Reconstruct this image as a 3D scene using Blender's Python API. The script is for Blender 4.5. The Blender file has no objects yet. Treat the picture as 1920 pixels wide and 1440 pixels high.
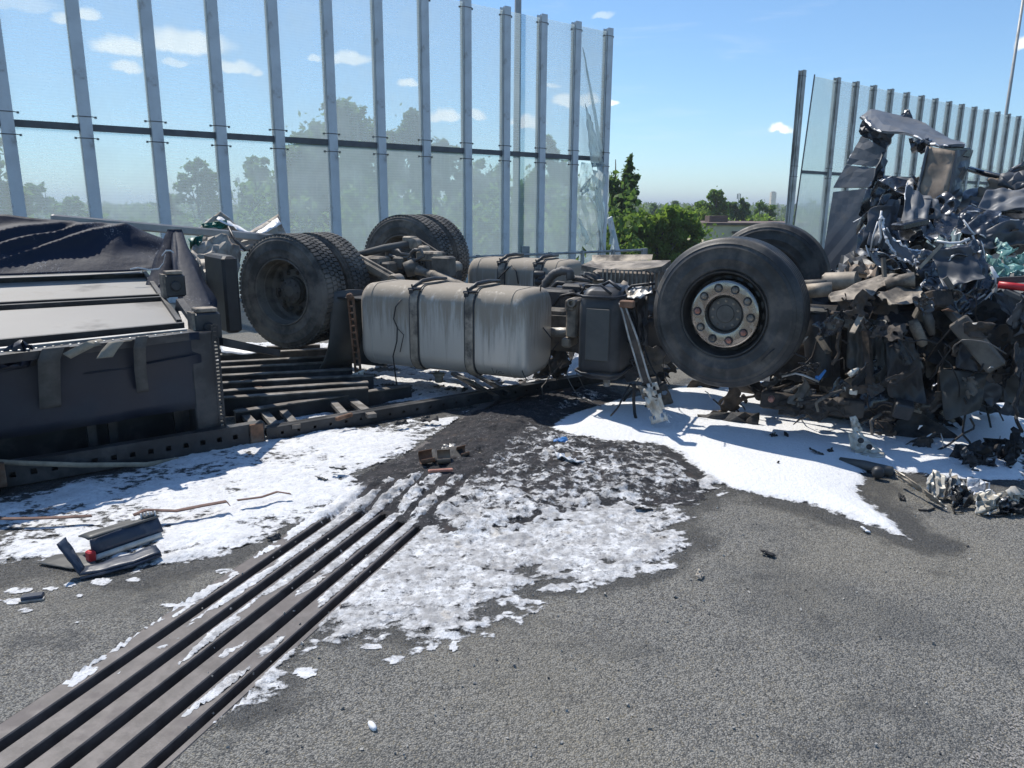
import bpy, math, random
import numpy as np
from mathutils import Vector, Matrix
R = math.radians
C = bpy.context.scene.collection
sc = bpy.context.scene

# ------------------------------------------------------------------ camera
CAM_H = 1.6; PITCH = R(13.2); ROLL = R(.45); FPX = 1420.0
cam_d = bpy.data.cameras.new('camera')
cam_d.sensor_width = 36.0; cam_d.lens = FPX / 1920 * 36
cam_d.clip_start = .05; cam_d.clip_end = 12000
cam = bpy.data.objects.new('camera', cam_d); C.objects.link(cam)
MROT = Matrix.Rotation(math.pi / 2 - PITCH, 4, 'X') @ Matrix.Rotation(ROLL, 4, 'Z')
cam.matrix_world = Matrix.Translation((0, 0, CAM_H)) @ MROT
sc.camera = cam

# ------------------------------------------------------------------ light
SV = Vector((-.43, .53, 1.0)).normalized()          # towards the sun
SUN_EL = math.asin(SV.z); SUN_AZ = math.atan2(SV.x, SV.y)
world = bpy.data.worlds.new('World'); sc.world = world
world.use_nodes = True
sun_d = bpy.data.lights.new('sun', 'SUN'); sun_d.energy = 3.1; sun_d.angle = R(.53)
sun_d.color = (1.0, .945, .86)
sun = bpy.data.objects.new('sun', sun_d); C.objects.link(sun)
sun.rotation_euler = SV.to_track_quat('Z', 'Y').to_euler(); sun.location = SV * 60
SKY_STRENGTH = .092
sc.view_settings.view_transform = 'Standard'
sc.view_settings.look = 'None'
sc.view_settings.exposure = .66
sc.view_settings.gamma = 1.0
sc.view_settings.use_curve_mapping = False
sc.cycles.max_bounces = 8; sc.cycles.transparent_max_bounces = 24
sc.cycles.caustics_reflective = False; sc.cycles.caustics_refractive = False
sc.cycles.volume_bounces = 0

# ------------------------------------------------------------------ measuring helpers
CAMP = Vector((0, 0, CAM_H)); M3 = MROT.to_3x3()
def ray(x, y): return M3 @ Vector(((x - 960) / FPX, -(y - 720) / FPX, -1))
def G(x, y, z=0.0):
    d = ray(x, y); return CAMP + d * ((z - CAM_H) / d.z)
def Yp(x, y, Y):
    d = ray(x, y); return CAMP + d * (Y / d.y)
def onplane(x, y, p, n):
    d = ray(x, y); return CAMP + d * ((p - CAMP).dot(n) / d.dot(n))
PH = R(24)
F0 = Vector((1.45, 5.2, 0)); TA = Vector((math.cos(PH), -math.sin(PH), 0)); TN = Vector((math.sin(PH), math.cos(PH), 0))
def T(x, y, t=0.0): return onplane(x, y, F0 + TN * t, TN)            # on a plane along the tractor, t metres in from its near flank
def L(s, t, z): return F0 + TA * s + TN * t + Vector((0, 0, z))
O2 = G(490, 832); EA = Vector((.8, .6, 0)); ED = Vector((-.6, .8, 0))
def V(x, y, d=0.0): return onplane(x, y, O2 + ED * d, ED)            # on a plane along the trailer
def W(s, d, z): return O2 + EA * s + ED * d + Vector((0, 0, z))
def proj_np(X, Y, Z):
    Rm = np.array(M3); q = np.stack([X, Y, Z - CAM_H], -1) @ Rm
    return 960 + FPX * q[..., 0] / -q[..., 2], 720 - FPX * q[..., 1] / -q[..., 2]

# ------------------------------------------------------------------ materials
MATS = {}
class NT:
    def __init__(s, tree): s.t = tree; s.n = tree.nodes; s.l = tree.links
    def add(s, typ, **kw):
        nd = s.n.new(typ)
        for k, v in kw.items(): setattr(nd, k, v)
        return nd
    def link(s, a, b): s.l.new(a, b)
    def val(s, sock, v):
        if hasattr(v, 'is_linked') or hasattr(v, 'links'): s.l.new(v, sock)
        else: sock.default_value = v
    def math(s, op, a, b=0.0, c=None, clamp=False):
        nd = s.add('ShaderNodeMath', operation=op); nd.use_clamp = clamp
        s.val(nd.inputs[0], a); s.val(nd.inputs[1], b)
        if c is not None: s.val(nd.inputs[2], c)
        return nd.outputs[0]
    def mix(s, f, a, b):
        nd = s.add('ShaderNodeMix', data_type='RGBA')
        s.val(nd.inputs[0], f); s.val(nd.inputs[6], a if not isinstance(a, tuple) else (*a, 1)[:4]); s.val(nd.inputs[7], b if not isinstance(b, tuple) else (*b, 1)[:4])
        return nd.outputs[2]
    def noise(s, vec, scale, detail=4, rough=.55, dist=0.0):
        nd = s.add('ShaderNodeTexNoise'); s.l.new(vec, nd.inputs['Vector'])
        nd.inputs['Scale'].default_value = scale; nd.inputs['Detail'].default_value = detail
        nd.inputs['Roughness'].default_value = rough; nd.inputs['Distortion'].default_value = dist
        return nd.outputs[0]
    def ramp(s, v, lo, hi):
        nd = s.add('ShaderNodeMapRange', interpolation_type='SMOOTHSTEP'); s.val(nd.inputs[0], v)
        nd.inputs[1].default_value = lo; nd.inputs[2].default_value = hi
        return nd.outputs[0]
    def mapping(s, vec, scale=(1, 1, 1), rot=(0, 0, 0)):
        nd = s.add('ShaderNodeMapping'); s.l.new(vec, nd.inputs[0]); nd.inputs['Scale'].default_value = scale; nd.inputs['Rotation'].default_value = rot
        return nd.outputs[0]
    def bump(s, h, strength, dist):
        nd = s.add('ShaderNodeBump'); s.l.new(h, nd.inputs['Height']); nd.inputs['Strength'].default_value = strength; nd.inputs['Distance'].default_value = dist
        return nd.outputs[0]
def new_mat(name):
    m = bpy.data.materials.new(name); m.use_nodes = True
    nt = NT(m.node_tree); b = m.node_tree.nodes['Principled BSDF']; MATS[name] = m
    return m, nt, b
def mat(name, col, rough=.6, metal=0.0, var=.35, vscale=6.0, dirt=None, dirt_amt=.5, dscale=3.0, bump=.25, bscale=60.0, bdist=.004,
        stretch=(1, 1, 1), rvar=.15, coat=0.0, spec=.5):
    """colour with blotches, an optional second (dirt / wear) colour in patches, rough variation and fine relief"""
    m, nt, b = new_mat(name)
    co = nt.add('ShaderNodeTexCoord').outputs['Object']
    v = nt.mapping(co, stretch)
    n1 = nt.noise(v, vscale, 5, .6)
    dk = tuple(max(0, c * (1 - var)) for c in col); lt = tuple(min(1, c * (1 + var)) for c in col)
    c = nt.mix(nt.ramp(n1, .3, .7), dk, lt)
    if dirt is not None:
        n2 = nt.noise(v, dscale, 6, .65)
        c = nt.mix(nt.math('MULTIPLY', nt.ramp(n2, .62 - dirt_amt * .35, .78 - dirt_amt * .2), .9), c, dirt)
        nt.link(nt.math('ADD', nt.math('MULTIPLY', nt.ramp(n2, .5, .65), .25), rough - .05, clamp=True), b.inputs['Roughness'])
    else:
        nt.link(nt.math('ADD', nt.math('MULTIPLY', n1, rvar * 2), rough - rvar, clamp=True), b.inputs['Roughness'])
    nt.link(c, b.inputs['Base Color'])
    b.inputs['Metallic'].default_value = metal
    b.inputs['Coat Weight'].default_value = coat
    b.inputs['Specular IOR Level'].default_value = spec
    if bump:
        nb = nt.noise(co, bscale, 4, .6)
        nt.link(nt.bump(nb, bump, bdist), b.inputs['Normal'])
    return m

# ------------------------------------------------------------------ mesh builder
class MB:
    def __init__(s): s.v = []; s.f = []
    def add(s, vs, fs):
        o = len(s.v); s.v.extend([tuple(p) for p in vs]); s.f.extend([tuple(i + o for i in f) for f in fs]); return s
    def hexa(s, p):      # 8 points: bottom 0-3, top 4-7
        return s.add(p, [(3, 2, 1, 0), (4, 5, 6, 7), (0, 1, 5, 4), (1, 2, 6, 5), (2, 3, 7, 6), (3, 0, 4, 7)])
    def box(s, c, ax, ay, az, hx, hy, hz, bev=0.0):
        c = Vector(c); ax, ay, az = Vector(ax), Vector(ay), Vector(az)
        if bev <= 0:
            return s.hexa([c + ax * (hx * i) + ay * (hy * j) + az * (hz * k) for k in (-1, 1) for i, j in ((-1, -1), (1, -1), (1, 1), (-1, 1))])
        b = bev
        rings = []
        for (k, ins) in ((-hz, b), (-hz + b, 0), (hz - b, 0), (hz, b)):
            ring = []
            for i, j in ((-1, -1), (1, -1), (1, 1), (-1, 1)):
                x, y = hx - ins, hy - ins
                if (i, j) in ((-1, -1), (1, 1)): pts = [(i * x, j * (y - b)), (i * (x - b), j * y)]
                else: pts = [(i * (x - b), j * y), (i * x, j * (y - b))]
                ring += [c + ax * a_ + ay * b_ + az * k for a_, b_ in pts]
            rings.append(ring)
        o = len(s.v); n = 8
        fs = [tuple(range(n - 1, -1, -1)), tuple(3 * n + i for i in range(n))]
        for r in range(3):
            for i in range(n): fs.append((r * n + i, r * n + (i + 1) % n, (r + 1) * n + (i + 1) % n, (r + 1) * n + i))
        return s.add([p for r in rings for p in r], fs)
    def beam(s, p, q, w, h, up=(0, 0, 1), bev=0.0):
        p, q = Vector(p), Vector(q); d = (q - p); ln = d.length; d.normalize(); up = Vector(up)
        y = up.cross(d)
        if y.length < 1e-4: y = Vector((1, 0, 0)).cross(d)
        y.normalize(); z = d.cross(y)
        return s.box((p + q) / 2, d, y, z, ln / 2, w / 2, h / 2, bev)
    def tube(s, pts, r, n=8, cap=True):
        pts = [Vector(p) for p in pts]; rs = r if isinstance(r, (list, tuple)) else [r] * len(pts)
        rings = []; prev = None
        for i, p in enumerate(pts):
            d = (pts[min(i + 1, len(pts) - 1)] - pts[max(i - 1, 0)]); d.normalize()
            if prev is None:
                u = d.cross(Vector((0, 0, 1)));
                if u.length < 1e-3: u = d.cross(Vector((1, 0, 0)))
            else: u = prev - d * prev.dot(d)
            u.normalize(); prev = u; w = d.cross(u)
            rings.append([p + (u * math.cos(2 * math.pi * k / n) + w * math.sin(2 * math.pi * k / n)) * rs[i] for k in range(n)])
        fs = []
        for i in range(len(pts) - 1):
            for k in range(n): fs.append((i * n + k, i * n + (k + 1) % n, (i + 1) * n + (k + 1) % n, (i + 1) * n + k))
        if cap: fs += [tuple(range(n - 1, -1, -1)), tuple((len(pts) - 1) * n + k for k in range(n))]
        return s.add([p for r_ in rings for p in r_], fs)
    def lathe(s, c, axis, prof, n=48, skip=None, arc=None):
        """prof: list of (radius, axial)"""
        c = Vector(c); w = Vector(axis).normalized(); u = w.cross(Vector((0, 0, 1)))
        if u.length < 1e-3: u = Vector((1, 0, 0))
        u.normalize(); v = w.cross(u)
        vs = []; fs = []
        for (r, a) in prof:
            for k in range(n):
                th = 2 * math.pi * k / n
                vs.append(c + w * a + (u * math.cos(th) + v * math.sin(th)) * r)
        for i in range(len(prof) - 1):
            for k in range(n):
                if skip and skip(i, k): continue
                k2 = (k + 1) % n
                fs.append((i * n + k, i * n + k2, (i + 1) * n + k2, (i + 1) * n + k))
        return s.add(vs, fs)
    def grid(s, P):      # P[i][j]
        a, b = len(P), len(P[0])
        return s.add([p for r in P for p in r], [(i * b + j, i * b + j + 1, (i + 1) * b + j + 1, (i + 1) * b + j) for i in range(a - 1) for j in range(b - 1)])
    def build(s, name, material, parent=None, smooth=False, solid=0.0, sharp=None):
        return mesh_obj(name, s.v, s.f, material, parent, smooth, solid, sharp)
ORG = {}
def root_of(o):
    while o.parent: o = o.parent
    return o
def mesh_obj(name, v, f, material, parent=None, smooth=False, solid=0.0, sharp=None, base=None):
    org = ORG[root_of(parent).name] if parent else (Vector(base) if base is not None else None)
    if org is None:
        a = np.array(v, float); org = Vector(((a[:, 0].min() + a[:, 0].max()) / 2, (a[:, 1].min() + a[:, 1].max()) / 2, a[:, 2].min()))
    a = np.array(v, float) - np.array(org)
    me = bpy.data.meshes.new(name); me.from_pydata(a.tolist(), [], f); me.update()
    o = bpy.data.objects.new(name, me); C.objects.link(o)
    if material: me.materials.append(MATS[material])
    if smooth:
        me.polygons.foreach_set('use_smooth', [True] * len(me.polygons))
        if sharp: me.set_sharp_from_angle(angle=R(sharp))
    if parent: o.parent = parent
    else: o.location = org; ORG[o.name] = org
    if solid:
        md = o.modifiers.new('thickness', 'SOLIDIFY'); md.thickness = solid; md.offset = 0
    return o
def tag(o, label=None, cat=None, group=None, kind=None):
    if label: o['label'] = label
    if cat: o['category'] = cat
    if group: o['group'] = group
    if kind: o['kind'] = kind
    return o
def thing(name, label, cat, loc, group=None):
    o = bpy.data.objects.new(name, None); C.objects.link(o); o.empty_display_size = .2
    o.location = loc; ORG[o.name] = Vector(loc)
    return tag(o, label, cat, group)
def share(src, name, parent, loc=(0, 0, 0)):
    c = src.copy(); C.objects.link(c); c.name = name; c.parent = parent; c.location = loc
    return c

# ------------------------------------------------------------------ numpy noise, crumpled sheets
def vnoise(x, y, seed=0):
    rs = np.random.RandomState(seed); tab = rs.rand(256, 256)
    xi = np.floor(x).astype(int); yi = np.floor(y).astype(int); fx = x - xi; fy = y - yi
    fx = fx * fx * (3 - 2 * fx); fy = fy * fy * (3 - 2 * fy)
    g = lambda a, b: tab[a % 256, b % 256]
    return (g(xi, yi) * (1 - fx) + g(xi + 1, yi) * fx) * (1 - fy) + (g(xi, yi + 1) * (1 - fx) + g(xi + 1, yi + 1) * fx) * fy
def fbm(x, y, seed=0, octv=4, gain=.5):
    s = 0; a = 1; t = 0
    for i in range(octv):
        s = s + a * vnoise(x * 2 ** i + 17.3 * i, y * 2 ** i - 9.1 * i, seed + i); t += a; a *= gain
    return s / t
def lerp(a, b, t): return a + (b - a) * t
def polyline(pts, t):
    n = len(pts) - 1; f = min(max(t, 0), .99999) * n; i = int(f); return pts[i].lerp(pts[i + 1], f - i)
def sheet(top, bot, nu=18, nv=12, amp=.04, folds=5, seed=0, ragged=0.0, jit=.3, freq=1.0):
    """a crumpled sheet between two edge lines (world points); piecewise-linear folds. returns verts, faces, border loops edges"""
    rs = np.random.RandomState(seed)
    top = [Vector(p) for p in top]; bot = [Vector(p) for p in bot]
    P = [[polyline(top, i / nu).lerp(polyline(bot, i / nu), j / nv) for j in range(nv + 1)] for i in range(nu + 1)]
    nrm = (top[-1] - top[0]).cross(bot[0] - top[0])
    if nrm.length < 1e-6: nrm = Vector((0, -1, 0))
    nrm.normalize()
    w = (top[-1] - top[0]).length; h = (bot[0] - top[0]).length
    ks = [(rs.uniform(-1, 1) * 4 * freq, rs.uniform(-1, 1) * 4 * freq, rs.uniform(0, 9), rs.uniform(.4, 1)) for _ in range(folds)]
    vs = []
    ctr = [(rs.rand(), rs.rand(), rs.uniform(-1, 1)) for _ in range(4)]
    for i in range(nu + 1):
        for j in range(nv + 1):
            u = i / nu + rs.uniform(-1, 1) * jit * .5 / nu; v_ = j / nv + rs.uniform(-1, 1) * jit * .5 / nv
            dsp = 0
            for (a, b, p, q) in ks:
                ph = a * u + b * v_ + p; tri = abs((ph % 1.0) * 2 - 1) * 2 - 1; dsp += q * tri
            for (a, b, q) in ctr: dsp += q * 1.2 * max(0, 1 - 2.2 * math.hypot(u - a, v_ - b))
            dsp = dsp * amp / max(1, folds ** .5)
            p = P[i][j].copy()
            if 0 < i < nu and 0 < j < nv:
                p += (P[min(i + 1, nu)][j] - P[i - 1][j]) * .25 * jit * rs.uniform(-1, 1) + (P[i][min(j + 1, nv)] - P[i][j - 1]) * .25 * jit * rs.uniform(-1, 1)
            vs.append(p + nrm * dsp)
    fs = []
    for i in range(nu):
        for j in range(nv):
            if ragged > 0:
                m = min(i, nu - 1 - i, j, nv - 1 - j)
                if m == 0 and rs.rand() < ragged: continue
                if m == 1 and rs.rand() < ragged * .3: continue
            a, b, c, d = i * (nv + 1) + j, i * (nv + 1) + j + 1, (i + 1) * (nv + 1) + j + 1, (i + 1) * (nv + 1) + j
            if (i + j + seed) % 2: fs += [(a, b, c), (a, c, d)]
            else: fs += [(a, b, d), (b, c, d)]
    return vs, fs
def border(vs, fs):
    cnt = {}
    for f in fs:
        for k in range(len(f)):
            e = tuple(sorted((f[k], f[(k + 1) % len(f)]))); cnt[e] = cnt.get(e, 0) + 1
    return [e for e, c in cnt.items() if c == 1]
def crumple(name, top, bot, material, parent, edge=None, eprob=.5, er=.006, solid=.004, smooth=True, label=None, sub_=0, sharp=26, **kw):
    vs, fs = sheet(top, bot, **kw)
    o = mesh_obj(name, vs, fs, material, parent, smooth, solid, None if sub_ else sharp)
    if label: o['label'] = label
    if sub_:
        md = o.modifiers.new('bend', 'SUBSURF'); md.levels = sub_; md.render_levels = sub_
    if edge:
        rs = random.Random(kw.get('seed', 0)); m = MB()
        for a, b in border(vs, fs):
            if rs.random() < eprob: m.tube([vs[a], (Vector(vs[a]) + Vector(vs[b])) / 2 + Vector((rs.uniform(-1, 1), rs.uniform(-1, 1), rs.uniform(-1, 1))) * er, vs[b]], [er * rs.uniform(.3, 1.2), er * rs.uniform(.6, 1.4), er * rs.uniform(.3, 1.0)], 4)
        if m.v: m.build('torn_edge', edge, o)['kind'] = 'stuff'
    return o
def pxs(pts, t): return [T(x, y, (t if not isinstance(t, (list, tuple)) else t[i])) for i, (x, y) in enumerate(pts)]
# ------------------------------------------------------------------ sky: physical sky with a few small fair-weather clouds fixed in the sky's own directions
def build_sky():
    t = NT(world.node_tree)
    bg = t.n['Background']; bg.inputs['Strength'].default_value = SKY_STRENGTH
    sky = t.add('ShaderNodeTexSky', sky_type='NISHITA'); sky.sun_disc = False
    sky.sun_elevation = SUN_EL; sky.sun_rotation = SUN_AZ
    sky.air_density = 1.0; sky.dust_density = .0; sky.ozone_density = 2.0; sky.altitude = 200
    tint = t.add('ShaderNodeMix', data_type='RGBA', blend_type='MULTIPLY'); tint.inputs[0].default_value = 1; t.l.new(sky.outputs[0], tint.inputs[6]); tint.inputs[7].default_value = (.73, .91, 1.05, 1)   # the clear blue cast of this camera's sky
    d = t.add('ShaderNodeTexCoord').outputs['Generated']
    warp = t.add('ShaderNodeTexNoise'); t.l.new(d, warp.inputs['Vector']); warp.inputs['Scale'].default_value = 42; warp.inputs['Detail'].default_value = 5
    off = t.add('ShaderNodeVectorMath', operation='MULTIPLY_ADD'); t.l.new(warp.outputs['Color'], off.inputs[0]); off.inputs[1].default_value = (.018,) * 3; 
    sb = t.add('ShaderNodeVectorMath', operation='ADD'); t.l.new(d, sb.inputs[0]); sb.inputs[1].default_value = (-.009,) * 3
    t.l.new(sb.outputs[0], off.inputs[2]); dw = off.outputs[0]
    best = None
    for (x, y, a, b, k) in [(228, 92, 46, 20, 1), (240, 130, 24, 13, .9), (350, 84, 72, 26, 1), (330, 118, 20, 6, .6), (438, 128, 34, 13, .95), (118, 40, 18, 10, .8), (165, 27, 20, 10, .9),
                            (482, 136, 10, 7, .8), (652, 112, 44, 14, .85), (590, 108, 12, 7, .7), (763, 161, 20, 10, .9), (832, 221, 34, 15, 1), (890, 217, 22, 10, .9), (987, 231, 36, 14, 1),
                            (1058, 194, 24, 15, 1), (1100, 191, 24, 13, 1), (1145, 196, 13, 8, .9), (1035, 161, 18, 5, .6), (1465, 243, 20, 9, .95), (1130, 30, 22, 7, .3), (1918, 82, 12, 14, .8), (20, 6, 60, 16, .35)]:
        c = ray(x, y).normalized(); r = c.cross(Vector((0, 0, 1))).normalized(); u = r.cross(c)
        s1 = t.add('ShaderNodeVectorMath', operation='SUBTRACT'); t.l.new(dw, s1.inputs[0]); s1.inputs[1].default_value = c
        du = t.add('ShaderNodeVectorMath', operation='DOT_PRODUCT'); t.l.new(s1.outputs[0], du.inputs[0]); du.inputs[1].default_value = r * (FPX * 1.0 / a)
        dv = t.add('ShaderNodeVectorMath', operation='DOT_PRODUCT'); t.l.new(s1.outputs[0], dv.inputs[0]); dv.inputs[1].default_value = u * (FPX * 1.0 / b)
        v2 = t.math('MAXIMUM', dv.outputs['Value'], t.math('MULTIPLY', dv.outputs['Value'], -1.9))
        q = t.math('SUBTRACT', 1.0, t.math('ADD', t.math('MULTIPLY', du.outputs['Value'], du.outputs['Value']), t.math('MULTIPLY', v2, v2)))
        q = t.math('MULTIPLY', t.ramp(q, -.35, .75), k)
        best = q if best is None else t.math('MAXIMUM', best, q)
    nn = t.noise(d, 60, 5, .6)
    dens = t.math('MULTIPLY', best, t.ramp(nn, .05, .42))
    st = t.mapping(d, (3, 3, 22)); wisp = t.noise(st, 2.2, 6, .6, .4)
    wz = t.add('ShaderNodeSeparateXYZ'); t.l.new(d, wz.inputs[0])
    wisp = t.math('MULTIPLY', t.ramp(wisp, .52, .8), .22)
    col = t.mix(wisp, tint.outputs[2], (6.5, 7.2, 8.2))
    lit = t.mix(t.noise(d, 38, 4), (8.4, 8.6, 9.0), (10.2, 10.0, 9.8))
    col = t.mix(dens, col, lit)
    t.l.new(col, bg.inputs['Color'])
build_sky()

# ------------------------------------------------------------------ surface materials of the setting
def asphalt_mat():
    m, t, b = new_mat('asphalt')
    co = t.add('ShaderNodeTexCoord').outputs['Object']
    vo = t.add('ShaderNodeTexVoronoi', feature='F1'); t.l.new(co, vo.inputs['Vector']); vo.inputs['Scale'].default_value = 175
    vs = t.add('ShaderNodeTexVoronoi', feature='F1'); t.l.new(co, vs.inputs['Vector']); vs.inputs['Scale'].default_value = 62
    sx = t.add('ShaderNodeSeparateXYZ'); t.l.new(vo.outputs['Color'], sx.inputs[0])
    sy = t.add('ShaderNodeSeparateXYZ'); t.l.new(vs.outputs['Color'], sy.inputs[0])
    c = t.mix(t.ramp(sx.outputs[0], .1, 1.0), (.115, .115, .110), (.325, .315, .285))
    c = t.mix(t.math('MULTIPLY', t.ramp(sx.outputs[1], .82, .97), .6), c, (.29, .25, .17))
    c = t.mix(t.math('MULTIPLY', t.ramp(sy.outputs[0], .75, .95), .45), c, (.33, .32, .29))
    crack = t.ramp(vo.outputs['Distance'], .45, .75)
    c = t.mix(t.math('MULTIPLY', crack, .6), c, (.03, .03, .031))
    big = t.noise(co, 1.1, 6, .62, .5)
    damp = t.ramp(big, .49, .64)
    c = t.mix(t.math('MULTIPLY', damp, .38), c, (.035, .040, .045))
    tan = t.ramp(t.noise(co, .7, 5, .6), .42, .62)
    c = t.mix(t.math('MULTIPLY', tan, .26), c, (.25, .225, .17))
    spots = t.ramp(t.noise(t.mapping(co, (1, 1, 1), (0, 0, .5)), 3.1, 6, .68), .57, .67)
    c = t.mix(t.math('MULTIPLY', spots, .42), c, (.032, .035, .04))
    t.l.new(c, b.inputs['Base Color'])
    t.l.new(t.math('SUBTRACT', .88, t.math('MULTIPLY', damp, .12)), b.inputs['Roughness'])
    b.inputs['Specular IOR Level'].default_value = .35
    h = t.math('ADD', t.math('MULTIPLY', vo.outputs['Distance'], -1.0), t.math('MULTIPLY', vs.outputs['Distance'], -.9))
    t.l.new(t.bump(h, .9, .006), b.inputs['Normal'])
asphalt_mat()
def foam_mat(name, base, dirty):
    m, t, b = new_mat(name)
    co = t.add('ShaderNodeTexCoord').outputs['Object']
    at = t.add('ShaderNodeAttribute', attribute_name='dirt'); th = t.add('ShaderNodeAttribute', attribute_name='thick')
    n = t.noise(co, 22, 6, .65); n2 = t.noise(co, 5, 5, .6)
    f = t.math('MULTIPLY', at.outputs['Fac'], t.ramp(t.math('ADD', t.math('MULTIPLY', n, .6), t.math('MULTIPLY', n2, .4)), .33, .62))
    c = t.mix(f, base, dirty)
    c = t.mix(t.math('MULTIPLY', at.outputs['Fac'], t.math('MULTIPLY', t.ramp(t.noise(co, 9, 5, .6), .58, .75), .45)), c, (.52, .43, .30))
    pit = t.ramp(t.noise(co, 42, 6, .7), .50, .64)
    c = t.mix(t.math('MULTIPLY', t.math('MULTIPLY', pit, .85), t.math('ADD', at.outputs['Fac'], .08)), c, (.24, .24, .245))
    t.l.new(c, b.inputs['Base Color']); b.inputs['Roughness'].default_value = .55
    b.inputs['Subsurface Weight'].default_value = .25; b.inputs['Subsurface Radius'].default_value = (.02, .02, .022); b.inputs['Subsurface Scale'].default_value = .5
    fine = t.noise(co, 160, 3, .6)
    t.l.new(t.bump(t.math('ADD', n, t.math('ADD', t.math('MULTIPLY', fine, .4), t.math('MULTIPLY', t.noise(co, 52, 5, .65), .8))), .7, .016), b.inputs['Normal'])
    tr = t.add('ShaderNodeBsdfTransparent'); mx = t.add('ShaderNodeMixShader')
    sk = t.noise(t.mapping(co, (5, 20, 5), (0, 0, -.61)), 1.0, 6, .65)
    a = t.math('ADD', th.outputs['Fac'], t.math('MULTIPLY', t.math('SUBTRACT', t.noise(co, 17, 8, .68), .5), 1.1))
    a = t.math('ADD', a, t.math('MULTIPLY', t.math('SUBTRACT', sk, .5), .55))
    t.l.new(t.ramp(a, .40, .58), mx.inputs[0]); t.l.new(tr.outputs[0], mx.inputs[1]); t.l.new(b.outputs[0], mx.inputs[2])
    t.l.new(mx.outputs[0], t.n['Material Output'].inputs['Surface'])
foam_mat('foam', (.84, .85, .86), (.34, .335, .33))
def ash_mat():
    m, t, b = new_mat('ash')
    co = t.add('ShaderNodeTexCoord').outputs['Object']
    n = t.noise(co, 14, 6, .7); n3 = t.noise(co, 70, 4, .7)
    c = t.mix(t.ramp(n, .35, .7), (.012, .014, .018), (.048, .044, .047))
    c = t.mix(t.math('MULTIPLY', t.ramp(t.math('ADD', t.math('MULTIPLY', n3, .6), t.math('MULTIPLY', t.noise(t.mapping(co, (4, 16, 4), (0, 0, -.5)), 1.0, 6, .65), .45)), .56, .70), .7), c, (.34, .33, .33))
    c = t.mix(t.math('MULTIPLY', t.ramp(t.noise(co, 6, 5, .6), .55, .7), .5), c, (.085, .062, .050))
    t.l.new(c, b.inputs['Base Color']); b.inputs['Roughness'].default_value = .85
    t.l.new(t.bump(t.noise(co, 95, 5, .7), .9, .02), b.inputs['Normal'])
    th = t.add('ShaderNodeAttribute', attribute_name='thick')
    tr = t.add('ShaderNodeBsdfTransparent'); mx = t.add('ShaderNodeMixShader')
    a = t.math('ADD', th.outputs['Fac'], t.math('MULTIPLY', t.math('SUBTRACT', t.noise(co, 80, 4, .7), .5), 1.2))
    t.l.new(t.ramp(a, .2, .4), mx.inputs[0]); t.l.new(tr.outputs[0], mx.inputs[1]); t.l.new(b.outputs[0], mx.inputs[2])
    t.l.new(mx.outputs[0], t.n['Material Output'].inputs['Surface'])
ash_mat()
def wet_mat():
    m, t, b = new_mat('wet'); co = t.add('ShaderNodeTexCoord').outputs['Object']
    vo = t.add('ShaderNodeTexVoronoi'); t.l.new(co, vo.inputs['Vector']); vo.inputs['Scale'].default_value = 135
    sx = t.add('ShaderNodeSeparateXYZ'); t.l.new(vo.outputs['Color'], sx.inputs[0])
    t.l.new(t.mix(sx.outputs[0], (.028, .030, .032), (.105, .104, .098)), b.inputs['Base Color']); b.inputs['Roughness'].default_value = .5
    t.l.new(t.bump(vo.outputs['Distance'], .9, -.006), b.inputs['Normal'])
    th = t.add('ShaderNodeAttribute', attribute_name='thick'); tr = t.add('ShaderNodeBsdfTransparent'); mx = t.add('ShaderNodeMixShader')
    a = t.math('ADD', th.outputs['Fac'], t.math('MULTIPLY', t.math('SUBTRACT', t.noise(co, 4, 6, .65), .5), 1.3))
    t.l.new(t.math('MULTIPLY', t.ramp(a, .2, 1.1), .8), mx.inputs[0]); t.l.new(tr.outputs[0], mx.inputs[1]); t.l.new(b.outputs[0], mx.inputs[2]); t.l.new(mx.outputs[0], t.n['Material Output'].inputs['Surface'])
wet_mat()
mat('joint_steel', (.105, .094, .090), .62, .15, .3, 14, (.17, .15, .14), .45, 4, .3, 120, .002)
mat('joint_rubber', (.018, .018, .019), .75, 0, .3, 10)
mat('concrete', (.30, .29, .27), .85, 0, .25, 2, (.16, .15, .14), .5, 1.2, .3, 60)
mat('grassland', (.055, .085, .022), .95, 0, .5, .05, (.10, .10, .045), .5, .02, 0)
mat('galvanised', (.30, .32, .33), .5, .35, .22, 5, (.20, .20, .19), .35, 2, .1, 80)
mat('rail_dark', (.10, .11, .12), .55, .2, .25, 4)
mat('paint_white', (.62, .61, .58), .7, 0, .15, 6, (.25, .24, .23), .55, 5)

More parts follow.
